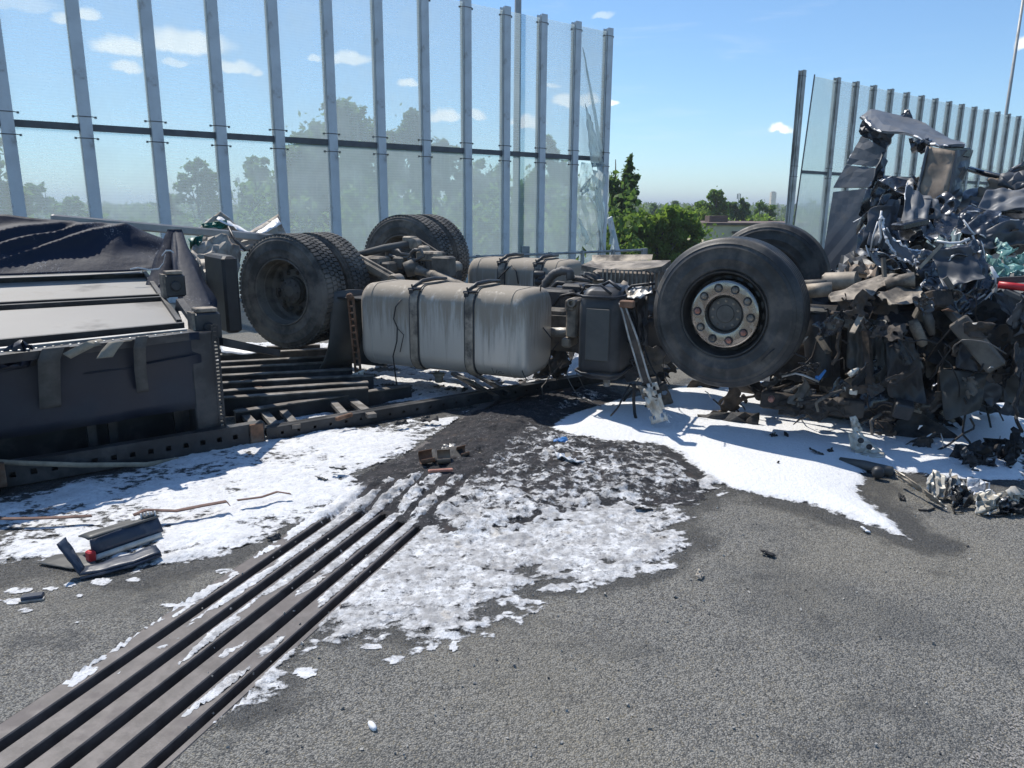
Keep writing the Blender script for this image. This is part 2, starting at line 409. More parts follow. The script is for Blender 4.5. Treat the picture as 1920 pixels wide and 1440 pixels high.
# ------------------------------------------------------------------ road, expansion joint, land below
JP = G(288, 1440); JD = (G(600, 1160) - JP); JD.z = 0; JD.normalize(); JW = Vector((JD.y, -JD.x, 0))     # JW points right
BD = Vector((.784, .621, 0)).normalized(); B0 = Vector((-7.25, 11.38, 0)); BN = Vector((-BD.y, BD.x, 0)) # BN points away from the road
def Bp(k, z=0.0, off=0.0): return B0 + BD * k + BN * off + Vector((0, 0, z))
JL, JR = -.60, .035            # joint's left and right edges measured from its last gap
def jpt(w, l, z=0): return JP + JW * w + JD * l + Vector((0, 0, z))
def j_hit(w, off):             # where a joint line meets the deck's edge
    p = JP + JW * w; e0 = B0 + BN * off
    den = JD.x * BD.y - JD.y * BD.x
    l = ((e0 - p).x * BD.y - (e0 - p).y * BD.x) / den
    return p + JD * l
EDGE = .9
def slab(name, pts):
    m = MB(); n = len(pts)
    top = [Vector((p.x, p.y, 0)) for p in pts]; bot = [Vector((p.x, p.y, -.6)) for p in pts]
    m.add(top + bot, [tuple(range(n))] + [(i, n + i, n + (i + 1) % n, (i + 1) % n) for i in range(n)])
    return tag(mesh_obj(name, m.v, m.f, 'asphalt', base=(0, 0, 0)), kind='structure')
a1 = j_hit(JL, EDGE); a2 = jpt(JL, -6)
slab('road', [Bp(-40, 0, EDGE), Vector((-60, -25, 0)), Vector((a2.x, -25, 0)), a2, a1][::1])
a3 = j_hit(JR, EDGE); a4 = jpt(JR, -6)
slab('road', [a3, a4, Vector((a4.x, -25, 0)), Vector((260, -25, 0)), Bp(330, 0, EDGE)])
def land():
    m = MB(); xs = [-4000, -1500, -600, -250, -100, 0, 100, 250, 600, 1500, 4500]; ys = [-600, -200, -60, -10, 30, 80, 160, 300, 600, 1500, 3000, 7000]
    P = [[Vector((x, y, -7.5 + (2.0 * math.sin(x * .004 + 1) * math.sin(y * .003) if y > 200 else 0))) for y in ys] for x in xs]
    m.grid(P); tag(mesh_obj('terrain', m.v, m.f, 'grassland', base=(0, 0, 0)), kind='structure')
land()

def expansion_joint():
    t = thing('expansion_joint', 'steel expansion joint of parallel beams and dark gaps set flush across the asphalt', 'expansion joint', jpt(-.28, 1.0))
    lmax = (j_hit(-.3, EDGE) - JP).dot(JD)
    up = (0, 0, 1)
    edges = [(-.60, -.555), (-.508, -.438), (-.391, -.319), (-.272, -.199), (-.152, -.078), (-.033, -.033), (0.0, .035)]
    beams = [(JL, -.527), (-.480, -.402), (-.354, -.276), (-.229, -.151), (-.104, -.029), (.008, JR)]
    for i, (a, b) in enumerate(beams):
        m = MB(); nm = 'edge_beam' if i in (0, 5) else 'steel_beam'
        c = (a + b) / 2
        m.box(jpt(c, (lmax - 6) / 2, -.058), JD, JW, up, (lmax + 6) / 2, (b - a) / 2, .060, .004)
        m.build(nm, 'joint_steel', t)
    for i in range(5):
        a, b = beams[i][1], beams[i + 1][0]; m = MB()
        P = [[jpt(lerp(a, b, q), l, z) for q, z in ((0, -.05), (.3, -.075), (.5, -.085), (.7, -.075), (1, -.05))] for l in np.linspace(-6, lmax, 30)]
        m.grid(P); m.build('rubber_seal', 'joint_rubber', t, True)
expansion_joint()
def lane_marking():
    p = G(1790, 1440); q = G(1925, 1305); d = (q - p).normalized(); w = Vector((d.y, -d.x, 0)); m = MB()
    P = [[p + d * l + w * s + Vector((0, 0, .004)) for s in np.linspace(0, .15, 5)] for l in np.linspace(-2.0, 3.2, 40)]
    m.grid(P)
    mm, t, b = new_mat('worn_paint'); co = t.add('ShaderNodeTexCoord').outputs['Object']
    vo = t.add('ShaderNodeTexVoronoi'); t.l.new(co, vo.inputs['Vector']); vo.inputs['Scale'].default_value = 115
    b.inputs['Base Color'].default_value = (.36, .335, .31, 1); b.inputs['Roughness'].default_value = .8
    h = t.math('ADD', t.math('MULTIPLY', vo.outputs['Distance'], .8), t.math('MULTIPLY', t.noise(co, 14, 5, .7), .9))
    mx = t.add('ShaderNodeMixShader'); tr = t.add('ShaderNodeBsdfTransparent')
    t.l.new(t.ramp(h, .45, .85), mx.inputs[0]); t.l.new(b.outputs[0], mx.inputs[1]); t.l.new(tr.outputs[0], mx.inputs[2]); t.l.new(mx.outputs[0], t.n['Material Output'].inputs['Surface'])
    t.l.new(t.bump(vo.outputs['Distance'], .7, -.005), b.inputs['Normal'])
    tag(mesh_obj('lane_marking', m.v, m.f, 'worn_paint'), kind='structure')
lane_marking()

# ------------------------------------------------------------------ fire-fighting foam and ash lying on the road (uncountable: stuff)
def polymask(X, Y, pts):
    """signed distance (m) to a polygon given in photo pixels laid on the ground: positive inside"""
    g = [G(x, y) for x, y in pts]; n = len(g); d = np.full(X.shape, 1e9); ins = np.zeros(X.shape, bool)
    for i in range(n):
        a, b = g[i], g[(i + 1) % n]; ex, ey = b.x - a.x, b.y - a.y
        wx, wy = X - a.x, Y - a.y; tt = np.clip((wx * ex + wy * ey) / (ex * ex + ey * ey + 1e-12), 0, 1)
        d = np.minimum(d, np.hypot(wx - ex * tt, wy - ey * tt))
        c = ((a.y > Y) != (b.y > Y)); xi = (b.x - a.x) * (Y - a.y) / ((b.y - a.y) if abs(b.y - a.y) > 1e-9 else 1e-9) + a.x
        ins ^= c & (X < xi)
    return np.where(ins, d, -d)
def ss(x, a, b):
    t = np.clip((x - a) / (b - a), 0, 1); return t * t * (3 - 2 * t)
def foam_and_ash():
    cell = .0125
    xs = np.arange(-4.2, 4.6, cell); ys = np.arange(2.05, 8.8, cell); X, Y = np.meshgrid(xs, ys, indexing='ij')
    smooth = [(1020, 803), (1060, 780), (1150, 752), (1230, 735), (1300, 715), (1500, 715), (1700, 690), (1935, 690), (1935, 905), (1800, 905), (1720, 893), (1648, 880), (1632, 890), (1636, 906), (1622, 925), (1652, 958), (1700, 1002),
              (1727, 1024), (1680, 1006), (1620, 985), (1590, 972), (1520, 952), (1440, 936), (1370, 922), (1330, 905), (1300, 880), (1270, 853), (1235, 838), (1150, 832), (1060, 820)]
    left = [(-60, 1085), (60, 1062), (150, 1060), (240, 1075), (320, 1058), (430, 1048), (520, 1015), (600, 985), (690, 935), (700, 900), (740, 868), (800, 835), (900, 795), (880, 770), (760, 785), (490, 815), (250, 868), (100, 905), (-60, 945)]
    under = [(420, 800), (560, 800), (680, 760), (860, 745), (1120, 700), (1200, 640), (900, 640), (420, 640), (415, 690), (640, 770)]
    mid = [(600, 985), (690, 930), (760, 905), (900, 860), (1050, 880), (1150, 935), (1290, 935), (1335, 900), (1310, 935), (1270, 975), (1255, 1010), (1215, 1055), (1105, 1095), (1010, 1110), (930, 1150), (820, 1180), (740, 1195), (690, 1215), (600, 1180), (560, 1210), (470, 1290), (380, 1285), (300, 1340), (340, 1270), (430, 1180), (520, 1090)]
    ash = [(665, 905), (720, 875), (800, 845), (850, 795), (900, 772), (1000, 742), (1120, 728), (1165, 745), (1060, 778), (1020, 800), (1060, 818), (1150, 832), (1245, 838), (1300, 885), (1325, 915), (1290, 945), (1200, 950), (1080, 960), (960, 1000), (860, 1010), (760, 980), (690, 950)]
    n1 = fbm(X * 3.2, Y * 3.2, 3, 5); n2 = fbm(X * 9, Y * 9, 11, 5, .6); n3 = fbm(X * 24, Y * 24, 23, 4, .6)
    # streaks run with the wind / flow, left-below to right-above
    u = X * .82 + Y * .57; w = -X * .57 + Y * .82
    st = fbm(u * 3.2, w * 13, 41, 5, .62)
    mA = polymask(X, Y, smooth); mB_ = polymask(X, Y, left); mC = polymask(X, Y, mid); mD = polymask(X, Y, ash); mU = polymask(X, Y, under)
    # ash mound
    cx, cy = G(1000, 850).x, G(1000, 850).y
    hA = ss(mD + (n1 - .5) * .22, -.04, .22) * (.025 + .075 * np.exp(-((X - cx) ** 2 + (Y - cy) ** 2) / .5)) + ss(mD, -.02, .12) * ((n2 - .45) * .055 + (n3 - .5) * .035 + (fbm(X * 45, Y * 45, 141, 3, .6) - .5) * .015)
    tA = ss(mD + (n2 - .5) * .16, -.08, .06); hA = np.maximum(hA, 0) * tA + .003
    # joint gaps: foam sags into them
    wx = (X - JP.x) * JW.x + (Y - JP.y) * JW.y
    beams = [(JL, -.527), (-.480, -.402), (-.354, -.276), (-.229, -.151), (-.104, -.029), (.008, JR)]
    gap = np.zeros(X.shape)
    for i in range(5):
        a, b = beams[i][1], beams[i + 1][0]; gap = np.maximum(gap, ((wx > a - .002) & (wx < b + .002)) * 1.0)
    gd = np.full(X.shape, -1.0)
    for a, b in beams: gd = np.maximum(gd, np.minimum(wx - (a if a > JL else a - 1), (b if b < JR else b + 1) - wx))
    on_joint = (wx > JL) & (wx < JR)
    # foam cover
    cA = ss(mA + (n1 - .5) * .08 + (n2 - .5) * .05 + (n3 - .5) * .05, -.07, .06)
    wob = (st - .5) * .55 + (n2 - .5) * .28
    cB = ss(mB_ + wob * .55, -.05, .10)
    cC = ss(np.minimum(mC, .35) + wob * .75 + (n1 - .5) * .2 + (n3 - .5) * .10 + .05, -.05, .13)
    far = ss(Y, 2.7, 3.5)
    cC = np.where(on_joint, ss(np.minimum(mC, .25) + (n2 - .5) * .5 + (n1 - .5) * .4 + (far - .5) * .28, -.01, .05), cC)
    lj = (X - JP.x) * JD.x + (Y - JP.y) * JD.y
    pat = fbm(lj * 3.4 + 3, wx * 10, 57, 5, .62)
    cJ = ss(pat + ss(lj, .35, 2.0) * .34 - .62, -.03, .05) * (lj > .25)
    cC = np.where(on_joint, np.maximum(cC * (lj > 1.3), cJ), cC)
    cX = np.zeros(X.shape)
    for (x, y, a, b) in [(30, 1108, 32, 7), (22, 1128, 40, 6), (50, 1145, 20, 5), (95, 1105, 20, 4), (130, 1098, 18, 5), (190, 1092, 26, 8), (245, 1088, 20, 6), (150, 1118, 12, 4), (330, 1135, 34, 5), (420, 1072, 26, 6), (575, 1262, 28, 14), (915, 1190, 22, 9), (852, 1212, 12, 12), (812, 1215, 10, 8), (745, 1238, 24, 9), (700, 1215, 28, 8), (1090, 1105, 16, 8), (1055, 1100, 14, 10), (145, 1168, 8, 4), (180, 1255, 16, 5), (655, 1180, 30, 12), (1000, 1130, 26, 6), (955, 1150, 18, 5), (225, 1262, 6, 4)]:
        g0 = G(x, y); ax_ = (G(x + a, y) - g0).length; by_ = (G(x, y + b) - g0).length
        r2 = ((X - g0.x) / ax_) ** 2 + ((Y - g0.y) / by_) ** 2
        cX = np.maximum(cX, ss(1.25 - r2 + (n3 - .5) * 1.6 + (n2 - .5) * 1.2, .1, .8) * .8)
    cC = np.maximum(cC, cX)
    cU = ss(mU + (n1 - .5) * .3, -.05, .1) * ss(n2 + (n1 - .5) * .6, .30, .44)
    inash = ss(mD + (n2 - .5) * .1, -.05, .12)
    lump = ss(st * .5 + n2 * .5, .47, .56)
    clean_right = ss(mA, .02, .08)
    bc = np.maximum(cB, cC) * (1 - inash * (1 - lump * ss(.60 - (Y - 3.5) * .22 + (n1 - .5) * .9, .15, .55)))
    holes = 1 - .9 * ss(fbm(X * 7 + 50, Y * 7, 77, 5, .62), .60, .68) * ss(mC, -.2, .15) * (1 - ss(mB_, .05, .2) * .7)
    bc = bc * holes
    cover = np.maximum(np.maximum(bc, cA * (1 - inash * .97)), cU)
    lumpy = np.clip(1 - clean_right, 0, 1)
    ridg = 1 - np.abs(fbm(X * 11, Y * 11, 91, 5, .6) * 2 - 1); ridg2 = 1 - np.abs(fbm(X * 26, Y * 26, 95, 4, .6) * 2 - 1)
    soft = ss(mB_, .0, .25) * (1 - ss(mC, -.05, .1))
    hF = cover * ((.012 + .03 * ss(mA, 0, .35)) * (1 - lumpy) + (1 - .75 * (cX > cover - .02)) * lumpy * ss(cover, .0, 1.0) * .62 * (.008 + (.030 - .008 * soft) * (ridg - .45) + (.018 - .005 * soft) * (ridg2 - .5) + .014 * (st - .4) + .010 * (n3 - .5)))
    hF = np.maximum(hF, cover * .0025)
    tA2 = ss(mA + (n1 - .5) * .10, -.08, .17) * (1 - inash * .97) * 1.15
    tB2 = ss(mB_ + wob * .5, -.14, .22) * (.52 + .36 * ss(n1, .34, .66))
    tC2 = ss(np.minimum(mC, .35) + wob * .85 + (n1 - .5) * .25 + .05, -.20, .16) * .64
    tC2 = np.where(on_joint, np.maximum(tC2 * (lj > 1.2), ss(pat + ss(lj, .35, 2.0) * .36 - .57, -.10, .10) * .85 * (lj > .2)), tC2)
    patchy = lump * ss(.60 - (Y - 3.5) * .22 + (n1 - .5) * .9, .15, .55)
    tF = np.maximum(np.maximum(tB2, tC2) * (1 - inash * (1 - patchy * .9)), inash * (.36 + .30 * (n1 - .3) + .10 * ss(4.6 - Y, 0, 1)))
    tF = np.where(on_joint, tF * (1 - ss(Y, 4.15, 4.5)), tF)
    tF = np.maximum(np.maximum(tF, tA2), np.maximum(cU * .8, cX * .75))
    tF = np.where(on_joint, tF * np.maximum(ss(gd, -.002, .026), ss(Y + (n1 - .5) * .9, 3.45, 3.9) * .85), tF)
    hF = np.maximum(hF * ss(tF, .30, .85) * np.where(on_joint & (Y < 3.7), .45, 1.0), .0012)
    speck = ss(fbm(X * 38, Y * 38, 131, 3, .6) + (n2 - .5) * .7, .38, .62)
    thin = np.clip(ss(mC, -.3, .0), 0, 1) * lumpy * (1 - soft * .8)
    cover_t = cover * (1 - thin * .72 * (1 - speck))
    z = hA * (tA > .05) + hF + .002
    full = ss(Y, 3.4, 3.8)
    z = np.where(on_joint, z - .030 * (1 - ss(gd, -.02, .006)), z)
    cover = np.where((gap > .5) & (Y < 3.9), cover * ss(n2 + (Y - 2.9) * .35, .66, .8), cover)
    dirt = np.clip(.46 + .16 * (n2 - .5) + .55 * ss(mC, -.1, .05) + .8 * inash - .15 * soft, 0, 1) * (1 - clean_right * .92)
    dirt = np.maximum(dirt, ss(mU, -.1, .05) * .5)
    def emit(name, keep, Z, thick, dirt, material):
        idx = -np.ones(X.shape, int)
        q = keep[:-1, :-1] & keep[1:, :-1] & keep[1:, 1:] & keep[:-1, 1:]
        used = np.zeros(X.shape, bool)
        for a, b in ((slice(None, -1), slice(None, -1)), (slice(1, None), slice(None, -1)), (slice(1, None), slice(1, None)), (slice(None, -1), slice(1, None))): used[a, b] |= q
        idx[used] = np.arange(used.sum())
        vs = np.stack([X[used], Y[used], Z[used]], 1)
        fs = np.stack([idx[:-1, :-1][q], idx[1:, :-1][q], idx[1:, 1:][q], idx[:-1, 1:][q]], 1)
        me = bpy.data.meshes.new(name)
        me.vertices.add(len(vs)); me.vertices.foreach_set('co', vs.ravel())
        me.loops.add(len(fs) * 4); me.loops.foreach_set('vertex_index', fs.ravel().astype(np.int32))
        me.polygons.add(len(fs)); me.polygons.foreach_set('loop_start', np.arange(0, len(fs) * 4, 4, dtype=np.int32))
        me.polygons.foreach_set('use_smooth', np.ones(len(fs), bool)); me.update(calc_edges=True)
        for nm, arr in (('thick', thick), ('dirt', dirt)):
            at = me.attributes.new(nm, 'FLOAT', 'POINT'); at.data.foreach_set('value', arr[used].astype(np.float32))
        me.materials.append(MATS[material]); o = bpy.data.objects.new(name, me); C.objects.link(o)
        return o
    emit_keep = (tF > .08)
    f = emit('firefighting_foam', emit_keep, z, tF, dirt, 'foam')
    tag(f, 'white fire-fighting foam spread over the asphalt in front of the wreck', 'foam', None, 'stuff')
    a = emit('ash_pile', tA > .03, hA, tA, tA, 'ash')
    wet = np.maximum(np.maximum(mC + (n1 - .5) * .5, mB_ + (n1 - .5) * .3), np.maximum(mA + (n1 - .5) * .35, mD))
    wt = ss(wet + (n2 - .5) * .15, -.30, .02)
    wk = (wt > .02) & ~on_joint
    wo = emit('wet_stain', wk, np.full(X.shape, .0012), wt, wt, 'wet'); tag(wo, kind='structure')
    tag(a, 'dark burnt ash and debris heaped in the middle of the foam', 'ash', None, 'stuff')
foam_and_ash()
# ------------------------------------------------------------------ noise barriers
def glass_mat(name, haze, dirt_amt, tint=(.90, .95, .97)):
    m, t, b = new_mat(name)
    t.n.remove(b)
    co = t.add('ShaderNodeTexCoord').outputs['Object']
    geo = t.add('ShaderNodeNewGeometry'); sp = t.add('ShaderNodeSeparateXYZ'); t.l.new(geo.outputs['Position'], sp.inputs[0])
    wave = t.math('SINE', t.math('MULTIPLY', sp.outputs[2], 2 * math.pi / .048))
    n = t.noise(co, 1.3, 5, .6); n2 = t.noise(t.mapping(co, (9, 9, .7)), 1.6, 5, .65); sp2 = t.noise(co, 55, 3, .6)
    f = t.math('ADD', haze, t.math('MULTIPLY', wave, .012))
    f = t.math('ADD', f, t.math('MULTIPLY', t.ramp(n, .45, .8), dirt_amt))
    f = t.math('ADD', f, t.math('MULTIPLY', t.ramp(n2, .5, .8), dirt_amt * .5))
    f = t.math('ADD', f, t.math('MULTIPLY', t.ramp(sp2, .7, .8), dirt_amt * .6), clamp=True)
    tr = t.add('ShaderNodeBsdfTransparent'); tr.inputs[0].default_value = (*tint, 1)
    df = t.add('ShaderNodeBsdfDiffuse'); df.inputs[0].default_value = (.70, .76, .80, 1)
    tl = t.add('ShaderNodeBsdfTranslucent'); tl.inputs[0].default_value = (.84, .93, .95, 1)
    m1 = t.add('ShaderNodeMixShader'); m1.inputs[0].default_value = .75; t.l.new(df.outputs[0], m1.inputs[1]); t.l.new(tl.outputs[0], m1.inputs[2])
    m2 = t.add('ShaderNodeMixShader'); t.l.new(f, m2.inputs[0]); t.l.new(tr.outputs[0], m2.inputs[1]); t.l.new(m1.outputs[0], m2.inputs[2])
    gl = t.add('ShaderNodeBsdfGlossy'); gl.inputs['Roughness'].default_value = .03
    lw = t.add('ShaderNodeFresnel'); lw.inputs[0].default_value = 1.45
    m3 = t.add('ShaderNodeMixShader'); t.l.new(t.math('MULTIPLY', lw.outputs[0], .45), m3.inputs[0]); t.l.new(m2.outputs[0], m3.inputs[1]); t.l.new(gl.outputs[0], m3.inputs[2])
    t.l.new(m3.outputs[0], t.n['Material Output'].inputs['Surface'])
glass_mat('acrylic', .27, .09)
glass_mat('acrylic_dusty', .29, .12, (.88, .95, .95))
glass_mat('acrylic_milky', .50, .25, (.85, .88, .88))
mat('post_paint', (.60, .65, .68), .5, .1, .08, 3, (.34, .34, .32), .2, 3.5, .08, 90)
mat('post_weathered', (.52, .54, .52), .55, .1, .25, 4, (.17, .155, .13), .5, 3, .1, 90, stretch=(1, 1, .35))
mat('wire', (.12, .12, .12), .5, .5, .1)
TOPZ = 5.55; MIDZ = 2.71
def post_mesh(weathered):
    m = MB(); fw, dp = .082, .078
    for s in (-1, 1): m.box(BN * (s * dp) + Vector((0, 0, 2.6)), BD, BN, (0, 0, 1), fw, .006, 3.0)
    m.box(Vector((0, 0, 2.6)), BN, BD, (0, 0, 1), dp - .007, .005, 2.998)
    # vertical beads that hold the panes
    for s in (-1, 1): m.box(BD * (s * .042) - BN * .03 + Vector((0, 0, 2.6)), BD, BN, (0, 0, 1), .04, .012, 2.99)
    return m
def barrier(name, label, ks, panes, loc_k, bent=(), weathered=False, pts=None, matl='post_paint'):
    P = pts if pts else [Bp(k) for k in ks]
    b = thing(name, label, 'noise barrier', P[0])
    org = P[0]
    first = None; tie = None
    for i, p in enumerate(P):
        if first is None:
            pm = post_mesh(weathered); first = mesh_obj('post', [Vector(v) + org for v in pm.v], pm.f, matl, b); o = first
        else: o = share(first, 'post', b, p - org)
        if i in bent: o.rotation_euler = bent[i]
        for zz in (2.55, 2.86, TOPZ - .12):
            if tie is None:
                m = MB(); z0 = zz; hw, hd = .095, .086
                c = [(-hw - .05, .0), (-hw, -hd), (hw, -hd), (hw + .05, .0)]
                m.tube([org + BD * a + BN * d + Vector((0, 0, zz)) for a, d in c], .007, 5)
                for s in (-1, 1): m.box(org + BD * (s * (hw + .055)) - BN * .005 + Vector((0, 0, zz)), BD, BN, (0, 0, 1), .014, .018, .014)
                tie = mesh_obj('wire_tie', m.v, m.f, 'wire', o)
            else:
                c = tie.copy(); C.objects.link(c); c.parent = o; c.location = (0, 0, zz - z0)
    rl = None; prot = {}
    for i in range(len(P) - 1):
        a, c = P[i], P[i + 1]; d = (c - a); ln = d.length
        if panes[i] is None: continue
        dn = d.normalized(); nn = Vector((-dn.y, dn.x, 0))
        m = MB(); m.box((a + c) / 2 + Vector((0, 0, MIDZ)), dn, nn, (0, 0, 1), ln / 2 - .012, .03, .05); m.build('mid_rail', 'rail_dark', b)
        for (z0_, z1_, mt) in ((-.2, MIDZ - .055, panes[i][0]), (MIDZ + .055, TOPZ - .02, panes[i][1])):
            if mt is None: continue
            m = MB(); m.box((a + c) / 2 + nn * .004 + Vector((0, 0, (z0_ + z1_) / 2)), dn, nn, (0, 0, 1), ln / 2 - .03, .0075, (z1_ - z0_) / 2); m.build('pane', mt, b)
    return b
ka = list(range(-2, 13))
pan = [('acrylic' if k < 5 else 'acrylic_dusty', 'acrylic') for k in ka[:-1]]
pan[-1] = (None, 'acrylic')
NB1 = barrier('noise_barrier', 'long tall noise barrier of clear panes behind the rear wheels and tanks', ka, pan, 0, {})
# the last bay's lower pane has been smashed: ragged sheet hanging from the frame plus shards
def bay(k, z, off=0.0): return Bp(k, z, off)
crumple('broken_pane', [bay(11.12, 2.62), bay(11.5, 2.6), bay(11.93, 2.62)], [bay(11.1, 0.1, .05), bay(11.45, .35, .1), bay(11.9, -.1, .02)], 'acrylic_dusty', NB1, amp=.05, seed=5, nu=8, nv=14, ragged=.25, solid=.01, smooth=False)
crumple('torn_film', [bay(11.18, 5.1, -.02), bay(11.24, 5.0, -.02)], [bay(11.80, 2.85, -.05), bay(11.96, 2.8, -.05)], 'acrylic_milky', NB1, amp=.02, seed=8, nu=4, nv=14, solid=.006, jit=.1)
crumple('torn_film', [bay(11.2, 3.9, -.12), bay(11.4, 3.6, -.12)], [bay(11.42, 2.5, -.16), bay(11.95, 2.55, -.1)], 'acrylic_milky', NB1, amp=.06, seed=9, nu=6, nv=9, solid=.006)
crumple('torn_film', [bay(11.45, 2.6, -.14), bay(11.95, 2.6, -.12)], [bay(11.6, 1.5, -.2), bay(11.95, .5, -.12)], 'acrylic_milky', NB1, amp=.07, seed=12, nu=6, nv=9, solid=.006, ragged=.2)
crumple('torn_film', [bay(11.1, 2.0, -.14), bay(11.45, 2.3, -.14)], [bay(11.15, 1.8, -.2), bay(11.4, 1.95, -.12)], 'acrylic_milky', NB1, amp=.06, seed=13, nu=5, nv=5, solid=.006, ragged=.2)
crumple('torn_film', [bay(11.1, 1.35, -.1), bay(11.2, 1.3, -.1)], [bay(11.35, .7, -.12), bay(11.5, .85, -.12)], 'acrylic_milky', NB1, amp=.03, seed=14, nu=4, nv=6, solid=.006, ragged=.2)
crumple('pane_shard', [bay(12.12, 2.5), bay(12.2, 2.4)], [bay(12.1, 0, .1), bay(12.3, 1.2, .1)], 'acrylic_milky', NB1, amp=.04, seed=21, nu=4, nv=10, ragged=.3, solid=.012, smooth=False)
crumple('pane_shard', [bay(12.22, 1.3, -.1), bay(12.3, 1.25, -.1)], [bay(12.15, -.1, -.1), bay(12.45, -.1, -.1)], 'acrylic_milky', NB1, amp=.05, seed=22, nu=4, nv=7, ragged=.3, solid=.012, smooth=False)
m = MB(); m.beam(bay(12.35, 1.35, .1), bay(12.85, .05, .1), .16, .05, BN); NB1b = m.build('loose_rail', 'post_paint', NB1)
def guard_rail():
    g = thing('guard_rail', 'low tubular steel guard rail in front of the noise barrier, behind the far fuel tank', 'guard rail', Bp(4, 0, -.45))
    m = MB(); m.tube([Bp(4, .57, -.42), Bp(13.05, .57, -.42)], .028, 8); m.build('rail', 'galvanised', g, True)
    m = MB(); m.tube([Bp(4, .25, -.42), Bp(13.05, .25, -.42)], .022, 8); m.build('rail', 'galvanised', g, True)
    for k in range(4, 14):
        m = MB(); m.box(Bp(k - .02 if k < 13 else 13.1, .3, -.42), BD, BN, (0, 0, 1), .035 if k < 13 else .09, .03, .31); m.build('rail_post', 'galvanised', g)
guard_rail()
def right_pts():
    out = []
    for i, x in enumerate([1488, 1553, 1588, 1621, 1653, 1683, 1711, 1737, 1763, 1787, 1811, 1834, 1855, 1875, 1895, 1913, 1931, 1947, 1963]):
        Y = 21.6 / ((2800 - x) * 6.854e-4) * (1 + .0 * i)
        p = Yp(x, 320, Y); out.append(Vector((p.x, p.y, 0)))
    return out
RP = right_pts()
NB2 = barrier('noise_barrier', 'further section of noise barrier with closely seen posts, behind the crushed cab beyond the gap', None, [None] + [('acrylic_dusty', 'acrylic')] * (len(RP) - 2), 0, {}, True, RP, 'post_weathered')
m = MB(); q0 = RP[0].lerp(RP[1], .36); q1 = RP[1]
p_top = Vector((q0.x, q0.y, TOPZ)) + BD * .1; 
m.beam(RP[0].lerp(RP[1], .10) + Vector((0, 0, .1)), RP[0].lerp(RP[1], .34) + Vector((0, 0, TOPZ)), .03, .03, BN); m.build('pane_frame', 'rail_dark', NB2)
m = MB(); a0, a1_, b0_, b1_ = RP[0].lerp(RP[1], .12), RP[0].lerp(RP[1], .34), RP[1], RP[1]
m.add([a0 + Vector((0, 0, .1)), b0_ + Vector((0, 0, .1)) - BD * .06, b1_ + Vector((0, 0, TOPZ - .05)) - BD * .06, a1_ + Vector((0, 0, TOPZ - .05))], [(0, 1, 2, 3)]); m.build('pane', 'acrylic_dusty', NB2, solid=.012)
m = MB(); m.beam(RP[0].lerp(RP[1], .22) + Vector((0, 0, MIDZ)), RP[1] + Vector((0, 0, MIDZ)) - BD * .02, .05, .09); m.build('mid_rail', 'rail_dark', NB2)

def lamp_post(p, lean, label):
    t = thing('street_lamp', label, 'street lamp', p, None)
    m = MB(); m.tube([p + Vector((0, 0, -.3)), p + Vector((0, 0, 4)) , p + Vector((lean, 0, 11))], [.085, .08, .055], 14); m.build('pole', 'lamp_grey', t, True)
    m = MB(); m.box(p + Vector((0, 0, .05)), (1, 0, 0), (0, 1, 0), (0, 0, 1), .14, .14, .03); m.build('base_plate', 'galvanised', t)
    m = MB(); m.tube([p + Vector((lean, 0, 11)), p + Vector((lean, 0, 11.25)) - BN * .4, p + Vector((lean, 0, 11.35)) - BN * 1.2], .04, 8); m.build('arm', 'lamp_grey', t, True)
    m = MB(); m.box(p + Vector((lean, 0, 11.37)) - BN * 1.5, BN, BD, (0, 0, 1), .33, .14, .05, .03); m.build('lamp_head', 'lamp_grey', t)
    return t
mat('lamp_grey', (.40, .40, .385), .55, .1, .12, 2, (.30, .29, .26), .3, 2)
lp = Yp(967, 500, 17.4); LP1 = lamp_post(Vector((lp.x, lp.y, 0)), 0, 'slim grey lamp post rising behind the panes of the near noise barrier')
m = MB(); m.box(Vector((lp.x + .22, lp.y - .1, .45)), (1, 0, 0), (0, 1, 0), (0, 0, 1), .09, .06, .28, .01); m.build('switch_box', 'galvanised', LP1)
lp2 = Yp(1887, 210, 36); lamp_post(Vector((lp2.x, lp2.y, 0)), 0, 'distant grey lamp post above the far noise barrier at the right edge')

# ------------------------------------------------------------------ trees and far land
def leaf_mat(name, a, b_, tr=.48):
    m, t, b = new_mat(name)
    geo = t.add('ShaderNodeNewGeometry')
    co = t.add('ShaderNodeTexCoord').outputs['Object']
    f = t.math('ADD', t.math('MULTIPLY', geo.outputs['Random Per Island'], .6), t.math('MULTIPLY', t.noise(co, .6, 3), .5))
    c = t.mix(f, a, b_)
    t.l.new(c, b.inputs['Base Color']); b.inputs['Roughness'].default_value = .6; b.inputs['Specular IOR Level'].default_value = .3
    tl = t.add('ShaderNodeBsdfTranslucent'); t.l.new(t.mix(.3, c, (.36, .56, .06)), tl.inputs[0])
    mx = t.add('ShaderNodeMixShader'); mx.inputs[0].default_value = tr; t.l.new(b.outputs[0], mx.inputs[1]); t.l.new(tl.outputs[0], mx.inputs[2])
    t.l.new(mx.outputs[0], t.n['Material Output'].inputs['Surface'])
leaf_mat('leaf_mid', (0.073, 0.139, 0.036), (0.171, 0.269, 0.069))
leaf_mat('leaf_dark', (0.041, 0.090, 0.035), (0.102, 0.180, 0.056))
leaf_mat('leaf_bright', (0.111, 0.195, 0.030), (0.254, 0.355, 0.060), .55)
leaf_mat('leaf_far', (0.046, 0.078, 0.029), (0.091, 0.130, 0.046))
mat('bark', (.10, .085, .07), .9, 0, .4, 5, (.35, .34, .31), .35, 3, .5, 30, .02)
